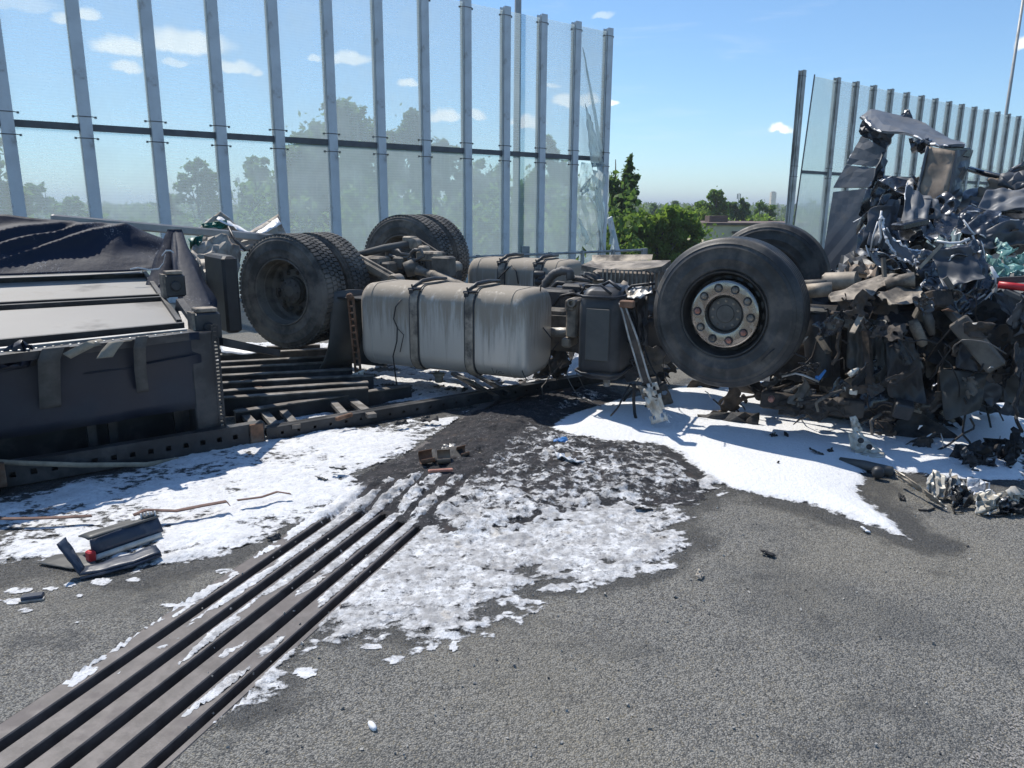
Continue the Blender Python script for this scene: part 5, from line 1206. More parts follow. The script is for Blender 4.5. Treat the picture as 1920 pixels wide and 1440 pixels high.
# hanging torn bracket in front of the front wheel
m = MB()
P = qs([(1166, 568), (1172, 585), (1186, 630), (1198, 670), (1208, 705), (1213, 718)], -.06)
for o_ in (-.03, .03): m.tube([p + TA * o_ * (1 if i > 1 else .6) for i, p in enumerate(P)], .008, 6)
m.build('bracket_flange', 'bare_alu', TRK, True)
m = MB(); m.grid([[p - TA * .03, p + TA * .03] for p in P]); m.build('torn_bracket', 'burnt_brown', TRK, False, .008)
m = MB(); m.box(T(1176, 570, -.05), TA, TN, (0, 0, 1), .05, .03, .025, .006); m.build('bracket_foot', 'rust', TRK)
crumple('torn_strip', qs([(1203, 722), (1232, 716)], -.08), qs([(1222, 796), (1252, 788)], -.10), 'pale_alu', TRK, 'torn_white', .25, .005, amp=.015, seed=79, nu=6, nv=10, ragged=.2, solid=.01)
crumple('torn_strip', qs([(1196, 722), (1226, 730)], -.07), qs([(1205, 748), (1232, 752)], -.09), 'dusty_metal', TRK, amp=.02, seed=80, nu=5, nv=5, ragged=.2, solid=.01)
m = MB()
for k in range(9):
    r_ = random.Random(k); p = T(1246 + k * .8, 780 + r_.uniform(-6, 6), -.09); m.tube([p, p + TA * r_.uniform(.0, .03) + Vector((0, 0, -r_.uniform(.02, .05)))], .0016, 4)
m.build('frayed_fibres', 'torn_white', TRK)
m = MB(); m.tube(qs([(1190, 720), (1188, 750), (1190, 775), (1196, 800)], .1), .012, 6); m.build('hanging_hose', 'burnt', TRK, True)
# ------------------------------------------------------------------ the crushed cab
def cp(name, top, bot, ttop, tbot, material, edge=None, **kw):
    return crumple(name, qs(top, ttop), qs(bot, tbot), material, TRK, edge, **kw)
# tall wind deflector standing up behind the far front wheel, broken into plates
cp('deflector_panel', [(1563, 360), (1627, 354)], [(1538, 520), (1603, 500)], [2.5, 2.35], [2.45, 2.3], 'cab_paint_light', amp=.003, seed=101, nu=6, nv=12, solid=.02, jit=.05, folds=2, smooth=False)
crumple('deflector_panel', qs([(1587, 310), (1648, 316)], [2.5, 2.35]), qs([(1563, 352), (1631, 352)], [2.5, 2.35]), 'cab_paint_light', TRK, amp=.004, seed=102, nu=6, nv=4, solid=.02, jit=.05, smooth=False)
crumple('deflector_panel', qs([(1616, 256), (1640, 268), (1662, 281)], [2.5, 2.4, 2.35]), qs([(1588, 307), (1648, 313)], [2.5, 2.35]), 'cab_paint_light', TRK, 'torn_white', .25, .007, amp=.006, seed=103, nu=6, nv=5, solid=.02, jit=.05, smooth=False)
crumple('deflector_panel', qs([(1616, 219), (1650, 236), (1676, 252)], [2.5, 2.4, 2.3]), qs([(1613, 252), (1640, 266), (1660, 283)], [2.55, 2.45, 2.4]), 'cab_matte', TRK, 'torn_white', .25, .007, amp=.05, seed=104, nu=7, nv=5, solid=.015, smooth=False)
crumple('deflector_return', qs([(1660, 284), (1660, 312), (1652, 350)], [2.35, 2.32, 2.3]), qs([(1655, 290), (1640, 330), (1628, 356)], [2.2, 2.1, 2.1]), 'cab_matte', TRK, amp=.03, seed=105, nu=6, nv=4, solid=.012)
crumple('deflector_return', qs([(1628, 354), (1657, 312), (1662, 338)], [2.25, 2.2, 2.1]), qs([(1606, 440), (1640, 380), (1652, 352)], [2.15, 2.0, 2.0]), 'cab_paint', TRK, amp=.05, seed=106, nu=7, nv=6, solid=.012)
# roof plate lying across the top
crumple('roof_plate', qs([(1616, 218), (1634, 207), (1666, 211), (1728, 234), (1770, 254), (1808, 271)], [2.65, 2.75, 2.7, 2.45, 2.3, 2.15]), qs([(1617, 221), (1634, 238), (1656, 247), (1706, 255), (1760, 272), (1808, 275)], [2.3, 2.1, 1.95, 1.75, 1.6, 1.5]), 'cab_paint_light', TRK, 'torn_white', .5, .008, amp=.02, seed=107, nu=16, nv=5, solid=.02, jit=.1, folds=3, smooth=False)
crumple('roof_flap', qs([(1699, 204), (1705, 206)], 2.6), qs([(1687, 219), (1714, 227)], [2.6, 2.5]), 'cab_paint', TRK, amp=.02, seed=108, nu=4, nv=4, solid=.01)
crumple('roof_underside', qs([(1706, 257), (1740, 268)], [1.7, 1.65]), qs([(1708, 284), (1738, 289)], [1.8, 1.7]), 'cab_paint', TRK, amp=.06, seed=109, nu=6, nv=5, solid=.012)
# door pillar standing under the roof plate: lit inner skin and dark outer skin
crumple('pillar_inner', qs([(1738, 274), (1794, 284)], [1.55, 1.45]), qs([(1712, 408), (1772, 400)], [1.5, 1.35]), 'inner_brown', TRK, amp=.012, seed=110, nu=6, nv=12, solid=.015, jit=.1, folds=3)
crumple('pillar_outer', qs([(1794, 282), (1822, 281)], [1.43, 1.9]), qs([(1773, 398), (1800, 372)], [1.35, 1.8]), 'cab_matte', TRK, amp=.02, seed=111, nu=5, nv=10, solid=.015, jit=.1, smooth=False)
crumple('pillar_lip', qs([(1737, 274), (1742, 275)], 1.53), qs([(1707, 408), (1714, 408)], 1.48), 'cab_paint_light', TRK, amp=.01, seed=112, nu=2, nv=10, solid=.01)
m = MB(); m.beam(T(1762, 281, 1.5), T(1818, 287, 1.7), .03, .07, (0, 0, 1), .006); m.build('pillar_head', 'cab_paint', TRK)
# glossy crumpled shells
SH = [
    ([(1648, 342), (1680, 334), (1718, 333)], [(1600, 478), (1640, 486), (1690, 498)], [1.7, 1.6, 1.6], [1.35, 1.1, 1.0], 'cab_paint', .10, 120, 14, 16, True),
    ([(1664, 334), (1716, 333)], [(1650, 372), (1712, 352)], [1.75, 1.6], [1.5, 1.5], 'cab_matte', .04, 121, 8, 6, False),
    ([(1680, 362), (1716, 358)], [(1690, 398), (1712, 402)], [1.4, 1.4], [1.3, 1.3], 'wall_board', .05, 122, 6, 6, True),
    ([(1640, 380), (1655, 372), (1690, 395)], [(1640, 460), (1672, 488), (1712, 482)], [1.35, 1.3, 1.3], [1.05, .95, .95], 'cab_paint', .10, 123, 12, 14, True),
    ([(1718, 372), (1760, 372)], [(1712, 412), (1768, 412)], [1.25, 1.2], [1.2, 1.15], 'cab_paint_light', .05, 124, 7, 6, True),
    ([(1678, 402), (1735, 412), (1780, 430)], [(1690, 440), (1740, 450), (1786, 455)], [1.15, 1.1, 1.1], [.95, .9, .9], 'cab_paint', .09, 125, 14, 9, True),
    ([(1756, 385), (1800, 380), (1850, 388)], [(1745, 440), (1790, 440), (1830, 436)], [1.3, 1.3, 1.3], [1.0, 1.0, 1.0], 'cab_paint', .10, 126, 14, 10, True),
    ([(1790, 412), (1820, 392), (1880, 386), (1945, 390)], [(1785, 428), (1830, 440), (1890, 425), (1945, 412)], [1.4, 1.4, 1.45, 1.5], [1.1, 1.1, 1.1, 1.1], 'cab_paint', .07, 127, 18, 8, True),
    ([(1806, 356), (1850, 352), (1945, 345)], [(1800, 390), (1860, 392), (1945, 388)], [2.0, 2.0, 2.0], [1.5, 1.5, 1.5], 'cab_matte', .10, 128, 16, 8, False),
    ([(1770, 395), (1810, 372), (1850, 362)], [(1770, 420), (1800, 405), (1850, 395)], [1.7, 1.7, 1.7], [1.4, 1.4, 1.4], 'inner_brown', .07, 129, 10, 6, False),
    ([(1712, 494), (1760, 472), (1825, 446)], [(1730, 540), (1790, 548), (1868, 538)], [.85, .85, .9], [.55, .55, .6], 'cab_paint', .11, 130, 18, 14, True),
    ([(1826, 446), (1850, 490), (1872, 536)], [(1795, 500), (1800, 540), (1800, 585)], [.75, .65, .6], [.6, .5, .45], 'cab_paint', .08, 131, 14, 10, True),
    ([(1740, 540), (1800, 540), (1868, 540)], [(1760, 575), (1790, 598), (1820, 590)], [.5, .5, .55], [.45, .45, .5], 'cab_paint', .10, 132, 14, 9, True),
    ([(1830, 436), (1880, 425), (1945, 410)], [(1838, 470), (1880, 466), (1945, 450)], [1.0, 1.05, 1.1], [.9, .95, 1.0], 'cab_matte', .10, 133, 14, 8, True),
    ([(1612, 470), (1650, 480), (1700, 494)], [(1650, 500), (1690, 506), (1725, 520)], [1.1, 1.0, .95], [.9, .85, .8], 'cab_paint', .09, 134, 12, 7, True),
]
for (tp_, bt_, tt, tb, mt, am, sd, nu, nv, ed) in SH:
    crumple('body_panel', qs(tp_, tt), qs(bt_, tb), mt, TRK, 'torn_white' if ed else None, .22, .006, amp=am * .8, seed=sd, nu=max(4, int(nu * .5)), nv=max(4, int(nv * .5)), folds=4, freq=1.0, ragged=.10 if ed else 0, solid=.008, jit=.45, sub_=2)
# the curved bumper skin sweeping across, pale torn edges
bp = [(1652, 405), (1658, 425), (1680, 452), (1706, 470), (1728, 470)]; bq = [(1658, 442), (1672, 470), (1690, 485), (1705, 492), (1714, 494)]
crumple('bumper_skin', qs(bp, .75), qs(bq, .7), 'cab_paint_light', TRK, 'torn_white', .95, .011, amp=.012, seed=140, nu=14, nv=4, solid=.01, jit=.1)
crumple('bumper_skin', qs([(1728, 472), (1765, 470), (1800, 462), (1828, 446)], [.7, .68, .66, .66]), qs([(1716, 492), (1760, 492), (1805, 480), (1840, 470)], [.6, .58, .55, .55]), 'cab_paint', TRK, 'torn_white', .35, .007, amp=.03, seed=141, nu=16, nv=5, solid=.01, jit=.2)
m = MB(); m.tube(qs([(1756, 452), (1780, 456), (1800, 455), (1818, 447)], .72), .010, 6); m.build('bright_trim', 'torn_white', TRK, True)
m = MB(); m.tube(qs([(1858, 500), (1868, 520), (1872, 535), (1866, 548)], .5), [.01, .016, .014, .008], 6); m.build('bright_trim', 'torn_white', TRK, True)
for pts, t, r_ in (([(1646, 415), (1638, 440), (1632, 470)], 1.0, .006), ([(1653, 395), (1649, 420), (1652, 445), (1648, 456)], .9, .008), ([(1600, 417), (1617, 408)], 1.4, .006), ([(1806, 412), (1820, 432), (1828, 440)], .9, .006)):
    m = MB(); m.tube(qs(pts, t), r_, 5); m.build('bright_trim', 'torn_white', TRK, True)
m = MB(); m.beam(T(1680, 426, .8), T(1732, 415, .95), .12, .05, (0, 0, 1), .01); m.build('step_plate', 'cab_paint', TRK)
# right edge: exhaust pipe, windscreen remains, red bar
m = MB(); m.tube(qs([(1818, 317), (1845, 325), (1876, 332), (1945, 340)], [1.9, 1.8, 1.7, 1.6]), .022, 8); m.build('mirror_arm', 'cab_paint', TRK, True)
crumple('mirror_shell', qs([(1876, 328), (1910, 326), (1945, 328)], 1.6), qs([(1872, 342), (1905, 352), (1945, 350)], 1.5), 'cab_matte', TRK, amp=.04, seed=143, nu=8, nv=4, solid=.02)
crumple('mirror_shell', qs([(1895, 318), (1922, 302), (1945, 290)], 1.7), qs([(1884, 328), (1920, 322), (1945, 322)], 1.7), 'cab_paint', TRK, amp=.03, seed=144, nu=7, nv=4, solid=.02)
for (tp_, bt_, t1, t2, sd) in (([(1868, 446), (1895, 470)], [(1874, 490), (1908, 466)], .95, .85, 150), ([(1848, 478), (1880, 490), (1945, 498)], [(1862, 524), (1900, 522), (1945, 520)], .75, .65, 151), ([(1880, 486), (1910, 476), (1945, 470)], [(1884, 500), (1915, 498), (1945, 496)], .85, .8, 152)):
    crumple('windscreen_glass', qs(tp_, t1), qs(bt_, t2), 'glass_teal', TRK, amp=.05, seed=sd, nu=12, nv=7, folds=6, solid=.008, ragged=.15)
m = MB(); m.tube(qs([(1872, 534), (1900, 537), (1950, 543)], [.45, .45, .42]), .024, 10); m.build('red_bar', 'red_paint', TRK, True)
m = MB(); m.beam(T(1868, 526, .5), T(1950, 522, .5), .05, .04); m.build('black_bar', 'black_plastic', TRK)
crumple('side_step', qs([(1862, 548), (1900, 552), (1950, 570)], [.6, .5, .45]), qs([(1880, 580), (1920, 606), (1950, 612)], [.5, .4, .4]), 'cab_paint_light', TRK, amp=.03, seed=153, nu=9, nv=5, solid=.02, jit=.2, smooth=False)
m = MB(); m.beam(T(1885, 545, .45), T(1950, 575, .35), .06, .035, (0, 0, 1), .005); m.build('side_step_edge', 'grey_plastic', TRK)

# underside parts right of the front wheel
m = MB(); c = T(1577, 530, .55); m.tube([T(1548, 528, .55), T(1606, 526, .5)], .065, 14); m.box(c + TN * .02, TA, TN, (0, 0, 1), .13, .06, .055, .012); m.build('steering_knuckle', 'dusty_metal', TRK, True, sharp=30)
m = MB(); m.tube([T(1502, 533, .5), T(1550, 531, .5)], .03, 10); m.build('steering_rod', 'chassis', TRK, True)
m = MB(); m.tube([T(1510, 546, .35), T(1560, 542, .35)], .05, 12); m.build('steering_cylinder', 'dusty_metal', TRK, True)
crumple('underbody_sheet', qs([(1552, 556), (1600, 535), (1660, 513), (1692, 512)], [.2, .35, .6, .6]), qs([(1556, 560), (1600, 556), (1632, 552), (1655, 536)], [.05, .1, .15, .3]), 'dusty_metal', TRK, amp=.035, seed=160, nu=9, nv=5, ragged=.12, jit=.4, sub_=1)
crumple('underbody_sheet', qs([(1628, 546), (1680, 538), (1712, 535), (1728, 545)], [.3, .35, .4, .35]), qs([(1650, 556), (1672, 572), (1708, 570), (1735, 562)], [.1, .05, .05, .1]), 'dusty_metal', TRK, amp=.04, seed=161, nu=9, nv=5, ragged=.1, jit=.4, sub_=1)
crumple('underbody_sheet', qs([(1640, 520), (1690, 513), (1716, 520)], [.5, .55, .5]), qs([(1640, 540), (1680, 536), (1716, 532)], [.35, .4, .4]), 'dusty_metal', TRK, amp=.04, seed=162, nu=7, nv=5, jit=.4, sub_=1)
m = MB(); m.tube(qs([(1660, 534), (1690, 527), (1715, 524)], .35), [.03, .045, .05], 12); m.build('bellows_pipe', 'dusty_metal', TRK, True)
crumple('wheel_arch', qs([(1578, 478), (1620, 480), (1680, 494)], [1.4, 1.3, 1.1]), qs([(1568, 516), (1620, 518), (1672, 508)], [1.1, 1.0, .9]), 'black_plastic', TRK, amp=.05, seed=163, nu=10, nv=6, solid=.02)
crumple('wheel_arch', qs([(1590, 500), (1640, 500)], [1.0, .95]), qs([(1580, 520), (1650, 516)], [.8, .8]), 'inner_brown', TRK, amp=.05, seed=164, nu=8, nv=5)
m = MB(); m.tube([T(1530, 585, .45), T(1530, 592, .45), T(1532, 640, .42), T(1536, 705, .42)], [.085, .095, .09, .085], 18); m.build('air_bellow', 'black_plastic', TRK, True, sharp=40)
m = MB(); m.lathe(T(1530, 584, .45), (0, 0, 1), [(0, .03), (.05, .03), (.10, .012), (.10, 0)], 18); m.build('bellow_cap', 'grey_plastic', TRK, True, sharp=30)
m = MB(); m.box(T(1590, 602, .55), TA, TN, (0, 0, 1), .13, .06, .06, .01); m.box(T(1598, 600, .48), TA, TN, (0, 0, 1), .05, .03, .03, .008); m.build('junction_box', 'burnt_brown', TRK)
m = MB(); m.tube(qs([(1712, 600), (1716, 612), (1728, 640), (1733, 648)], .25), [.028, .036, .036, .022], 14); m.build('damper', 'dusty_metal', TRK, True)
m = MB(); m.tube(qs([(1735, 585), (1742, 605), (1748, 628)], .3), [.03, .035, .02], 12); m.build('damper', 'chassis', TRK, True)
m = MB(); m.beam(T(1758, 560, .5), T(1808, 612, .3), .05, .045); m.beam(T(1795, 600, .3), T(1870, 690, .25), .09, .12, (0, 0, 1), .01); m.build('bent_beam', 'chassis', TRK)
m = MB(); m.tube(qs([(1812, 616), (1822, 612), (1834, 608)], .25), [.012, .022, .014], 8); m.build('broken_lamp', 'pale_alu', TRK, True)
m = MB(); m.beam(T(1624, 620, .35), T(1632, 728, .30), .03, .05); m.build('torn_flange', 'burnt_brown', TRK)
crumple('hanging_plate', qs([(1636, 600), (1664, 600)], .4), qs([(1628, 728), (1676, 724)], .35), 'grey_plastic', TRK, amp=.04, seed=165, nu=6, nv=12, ragged=.1)
m = MB(); m.box(T(1521, 757, .25), TA, TN, (0, 0, 1), .34, .05, .06, .012); m.build('bumper_beam', 'burnt_brown', TRK)
crumple('bumper_beam_skin', qs([(1450, 752), (1520, 748), (1592, 744)], .18), qs([(1450, 772), (1520, 786), (1594, 782)], .2), 'burnt_brown', TRK, amp=.05, seed=166, nu=14, nv=5, ragged=.2)
crumple('burnt_panel', qs([(1308, 778), (1370, 772), (1425, 775)], .35), qs([(1310, 815), (1370, 820), (1418, 818)], .25), 'burnt', TRK, amp=.03, seed=167, nu=8, nv=5)
crumple('corner_bracket', qs([(1594, 782), (1604, 780)], -.02), qs([(1600, 812), (1618, 808)], -.02), 'pale_alu', TRK, amp=.015, seed=168, nu=5, nv=6, ragged=.15, solid=.012)
crumple('corner_bracket', qs([(1590, 812), (1612, 810)], [-.06, -.03]), qs([(1600, 862), (1660, 852)], [-.07, -.02]), 'pale_alu', TRK, amp=.015, seed=169, nu=8, nv=8, ragged=.12, solid=.012)
crumple('corner_bracket', qs([(1598, 852), (1658, 850)], [-.08, -.03]), qs([(1602, 866), (1656, 856)], [-.14, -.08]), 'pale_alu', TRK, amp=.006, seed=170, nu=6, nv=3, solid=.012)
m = MB()
for x, y in ((1614, 826), (1630, 838)): m.lathe(T(x, y, -.075), -TN, [(0, .004), (.018, .004), (.02, 0)], 10)
m.build('bracket_holes', 'burnt', TRK)
m = MB(); m.tube(qs([(1590, 728), (1560, 738), (1540, 748), (1530, 756), (1534, 772)], .12), [.006, .012, .014, .012, .010], 6); m.build('bent_strip', 'dusty_metal', TRK, True)
m = MB(); m.tube(qs([(1466, 706), (1492, 700), (1508, 704), (1536, 716)], .1), .008, 6); m.build('wire_end', 'bare_alu', TRK, True)
m = MB(); m.tube(qs([(1592, 704), (1600, 698), (1610, 690)], .1), [.02, .025, .008], 6); m.build('torn_strip', 'pale_alu', TRK, True)
m = MB(); m.tube(qs([(1533, 712), (1540, 704), (1548, 694)], .12), [.014, .012, .008], 6); m.box(T(1534, 708, .12), TA, TN, (0, 0, 1), .02, .01, .012, .004); m.build('blue_connector', 'blue_scrap', TRK, True, sharp=30)
m = MB(); m.lathe(T(1446, 748, .1), -TN, [(0, .03), (.015, .028), (.022, .015), (.022, -.02)], 12); m.build('orange_cap', 'copper_nut', TRK, True)
m = MB(); m.box(T(1600, 735, .1), TA, TN, (0, 0, 1), .025, .012, .018, .005); m.build('pale_clip', 'pale_alu', TRK)

# tangled, burnt sheets, cables and bars filling the crushed front end
def inside(x, y, poly):
    c = False; n = len(poly)
    for i in range(n):
        (x1, y1), (x2, y2) = poly[i], poly[(i + 1) % n]
        if (y1 > y) != (y2 > y) and x < (x2 - x1) * (y - y1) / (y2 - y1) + x1: c = not c
    return c
rt = random.Random(77)
def rnd_in(poly):
    xs = [p[0] for p in poly]; ys = [p[1] for p in poly]
    while True:
        x, y = rt.uniform(min(xs), max(xs)), rt.uniform(min(ys), max(ys))
        if inside(x, y, poly): return x, y
LOW = [(1492, 560), (1600, 572), (1700, 562), (1770, 560), (1830, 610), (1880, 690), (1862, 760), (1800, 800), (1760, 838), (1690, 860), (1640, 800), (1590, 790), (1470, 790), (1330, 762), (1300, 735), (1400, 742), (1490, 680)]
HI = [(1500, 520), (1640, 480), (1720, 480), (1800, 470), (1860, 530), (1780, 590), (1600, 590), (1505, 560)]
RIGHT = [(1850, 550), (1945, 590), (1945, 760), (1880, 720), (1830, 620)]
def scrap(poly, n, tr, sz, mats, ragged=.25, big=False):
    for i in range(n):
        x, y = rnd_in(poly); t = rt.uniform(*tr); p = T(x, y, t)
        if p.z < .05: p.z = .05 + rt.random() * .1
        a = Vector((rt.gauss(0, 1), rt.gauss(0, .6), rt.gauss(0, 1))).normalized(); b = a.cross(Vector((rt.gauss(0, .4), 1, rt.gauss(0, .4)))).normalized()
        w, h = rt.uniform(*sz), rt.uniform(*sz) * .7
        c = [p - a * w - b * h, p + a * w - b * h]; d = [p - a * w * rt.uniform(.4, 1) + b * h, p + a * w * rt.uniform(.4, 1) + b * h]
        for q in c + d: q.z = max(q.z, .01)
        crumple('torn_sheet', c, d, rt.choice(mats), TRK, amp=w * .3, seed=200 + i * 7 + int(x), nu=5 if big else 7, nv=5 if big else 6, folds=3 if big else 5, ragged=0 if big else ragged, jit=.6, solid=.006, sub_=2 if big else 1)
scrap(LOW, 46, (.35, 1.7), (.10, .24), ['burnt', 'burnt', 'black_plastic', 'cab_matte', 'burnt_brown', 'grey_plastic', 'black_plastic', 'chassis'])
scrap(LOW, 16, (.55, 1.3), (.20, .36), ['black_plastic', 'cab_matte', 'burnt', 'grey_plastic', 'cab_paint'], 0, True)
scrap(RIGHT, 8, (.6, 1.2), (.20, .32), ['black_plastic', 'cab_matte', 'cab_paint'], 0, True)
scrap([(1640, 400), (1720, 350), (1800, 400), (1930, 380), (1930, 450), (1800, 460), (1700, 480)], 9, (1.1, 1.7), (.18, .30), ['cab_paint', 'cab_paint', 'cab_matte'], 0, True)
scrap(LOW, 28, (.0, .5), (.05, .12), ['burnt', 'black_plastic', 'burnt_brown', 'chassis', 'cab_matte', 'cab_paint'])
scrap(HI, 15, (.6, 1.6), (.10, .22), ['chassis', 'black_plastic', 'cab_paint', 'cab_matte', 'grey_plastic'])
scrap([(1170, 565), (1228, 560), (1240, 690), (1290, 745), (1205, 748), (1165, 705)], 16, (.45, 1.5), (.08, .18), ['burnt', 'black_plastic', 'chassis', 'grey_plastic'])  # dark scrap added to close the gap where daylight showed
scrap([(1022, 640), (1092, 640), (1092, 715), (1015, 715)], 9, (.7, 1.5), (.08, .16), ['burnt', 'black_plastic', 'chassis'])  # more dark filler, between the two tanks
scrap(RIGHT, 26, (.3, 1.4), (.10, .22), ['burnt', 'black_plastic', 'cab_matte', 'burnt_brown', 'cab_paint'])
scrap([(1640, 340), (1720, 330), (1800, 400), (1945, 350), (1945, 450), (1830, 440), (1720, 480), (1640, 470)], 9, (1.3, 2.0), (.10, .2), ['cab_paint', 'cab_matte', 'cab_paint', 'black_plastic', 'inner_brown'])
for i in range(62):
    x, y = rnd_in(LOW if i < 34 else RIGHT if i < 46 else [(1168, 565), (1225, 565), (1235, 690), (1270, 735), (1190, 740)] if i < 56 else [(1020, 620), (1092, 620), (1092, 705), (1015, 705)]); P = [T(x, y, rt.uniform(.0, .8))]
    d = Vector((rt.gauss(0, 1), rt.gauss(0, .5), rt.gauss(0, .8))).normalized()
    for k in range(5): d = (d + Vector((rt.gauss(0, .5), rt.gauss(0, .3), rt.gauss(-.12, .5)))).normalized(); q = P[-1] + d * rt.uniform(.05, .12); q.z = max(.02, q.z); P.append(q)
    m = MB(); m.tube([polyline(P, q) for q in np.linspace(0, 1, 14)], rt.choice([.004, .005, .007, .011]), 6); m.build('cable', rt.choice(['cable', 'cable', 'burnt', 'cable_grey', 'burnt_brown']), TRK, True)
for i in range(26):
    x, y = rnd_in(LOW if i < 18 else HI); p = T(x, y, rt.uniform(.1, .9)); p.z = max(p.z, .12); d = Vector((rt.gauss(0, 1), rt.gauss(0, .5), rt.gauss(0, .9))).normalized() * rt.uniform(.08, .22)
    q = p + d; q.z = max(q.z, .03); m = MB(); m.beam(p, q, rt.uniform(.015, .05), rt.uniform(.006, .03), (0.2, .1, 1)); m.build('bent_bar', rt.choice(['chassis', 'burnt', 'dusty_metal', 'burnt_brown', 'steel_dark']), TRK)
for i in range(10):
    x, y = rnd_in(LOW); p = T(x, y, rt.uniform(.2, .9)); p.z = max(p.z, .1); s = rt.uniform(.03, .075); ax = Vector((rt.gauss(0, 1), rt.gauss(0, 1), rt.gauss(0, 1))).normalized(); ay = ax.cross(Vector((.3, .5, .8))).normalized()
    m = MB(); m.box(p, ax, ay, ax.cross(ay), s * rt.uniform(.7, 1.6), s, s * rt.uniform(.5, 1), s * .15); m.build('engine_part', rt.choice(['chassis', 'burnt', 'black_plastic', 'burnt_brown']), TRK)
for i in range(16):
    x, y = rnd_in(LOW); p = T(x, y, rt.uniform(.05, .3)); p.z = max(p.z, .1); m = MB(); d = Vector((rt.gauss(0, 1), rt.gauss(0, .4), rt.gauss(0, 1))).normalized() * rt.uniform(.015, .05)
    m.tube([p - d, p + Vector((0, 0, .01)), p + d], [.003, rt.uniform(.004, .012), .003], 5); m.build('bright_fragment', rt.choice(['pale_alu', 'bare_alu', 'torn_white', 'rust']), TRK, True)
for k, (tp_, bt_, t1, t2, mt) in enumerate([([(1700, 345), (1745, 372)], [(1690, 425), (1740, 440)], 1.25, .95, 'cab_paint_light'), ([(1650, 372), (1688, 380)], [(1622, 462), (1668, 470)], 1.25, 1.02, 'cab_matte'), ([(1800, 398), (1880, 392)], [(1790, 436), (1862, 440)], 1.15, .95, 'cab_paint'),
                                          ([(1745, 470), (1820, 462)], [(1770, 545), (1852, 520)], .58, .42, 'cab_matte'), ([(1850, 356), (1940, 350)], [(1830, 392), (1940, 396)], 1.35, 1.15, 'cab_paint_light'), ([(1590, 600), (1640, 596)], [(1586, 690), (1632, 700)], .42, .4, 'grey_plastic'),
                                          ([(1660, 640), (1720, 655)], [(1664, 745), (1740, 760)], .35, .3, 'black_plastic'), ([(1760, 690), (1850, 700)], [(1770, 790), (1840, 770)], .45, .4, 'grey_plastic'), ([(1800, 610), (1880, 640)], [(1790, 690), (1850, 700)], .5, .45, 'cab_matte')]):
    crumple('folded_panel', qs(tp_, t1), qs(bt_, t2), mt, TRK, 'torn_white' if k in (0, 2) else None, .3, .005, amp=.05, seed=700 + k, nu=6, nv=5, folds=2, freq=.8, jit=.25, solid=.008, sub_=2)
# engine block deep inside so that no daylight shows through
m = MB(); m.box(L(.45, 1.25, .62), TA, TN, (0, 0, 1), .40, .42, .26, .05); m.build('engine_block', 'burnt', TRK)
m = MB(); m.box(L(1.0, 1.3, .50), TA, TN, (0, 0, 1), .30, .50, .36, .08); m.build('engine_block', 'burnt', TRK)
crumple('firewall', [L(-.05, 1.0, .12), L(.8, 1.0, .1), L(1.5, .9, .15)], [L(-.05, 1.05, .95), L(.7, 1.05, 1.1), L(1.45, 1.0, 1.1)], 'burnt', TRK, amp=.12, seed=171, nu=16, nv=9, ragged=.15)

# ------------------------------------------------------------------ loose pieces on the road
def loose(name, label, cat, p, group=None): return thing(name, label, cat, p, group)
mat('navy_plastic', (.022, .034, .060), .45, 0, .25, 6, (.10, .11, .13), .35, 8, .2, 90)
mat('foam_dry', (.80, .80, .80), .7, 0, .08, 20)
# broken bumper piece in the foam
def bumper_piece():
    a, b = G(170, 1030, .06), G(303, 985, .06); d = (b - a); d.z = 0; ln = d.length; d.normalize(); w = Vector((-d.y, d.x, 0)); c = (a + b) / 2; c.z = 0
    t = loose('bumper_fragment', 'broken dark blue bumper piece with pale stripe and red tip lying in foam', 'bumper', c)
    up = Vector((0, 0, 1))
    def P(l, y, z): return c + d * l + w * y + up * z
    m = MB(); h = ln / 2; th = .006
    m.grid([[P(l, -.012 + .03 * q + .02 * math.sin(l * 9) * q, .03 + .075 * q) for q in (0, .3, .6, 1)] for l in np.linspace(-h, h, 12)])
    m.build('face', 'navy_plastic', t, True, .008)
    m = MB(); m.grid([[P(l, .012 + .10 * q, .105 - .02 * q * q - .01 * math.sin(l * 14) * q) for q in (0, .35, .7, 1)] for l in np.linspace(-h, h * .98, 12)]); m.build('top_shelf', 'grey_plastic', t, True, .008)
    m = MB(); m.grid([[P(l, -.030 + .012 * q, .012 + .022 * q) for q in (0, .5, 1)] for l in np.linspace(-h * 1.02, h * .9, 12)]); m.build('stripe', 'pale_alu', t, True, .008)
    m = MB(); m.box(P(-h - .008, -.012, .034), d, w, up, .016, .022, .026, .006); m.build('reflector', 'red_paint', t)
    m = MB(); m.box(P(-h * .2, .075, .09), d, w, up, .10, .025, .012, .004); m.box(P(h * .8, .05, .105), d, w, up, .03, .02, .014, .004); m.build('foam_block', 'grey_plastic', t)
    m = MB()
    for k in range(5): m.box(P(h * .93 - k * .014, .03 + k * .006, .115), d, w, up, .003, .004, .016)
    m.build('clips', 'torn_white', t)
bumper_piece()
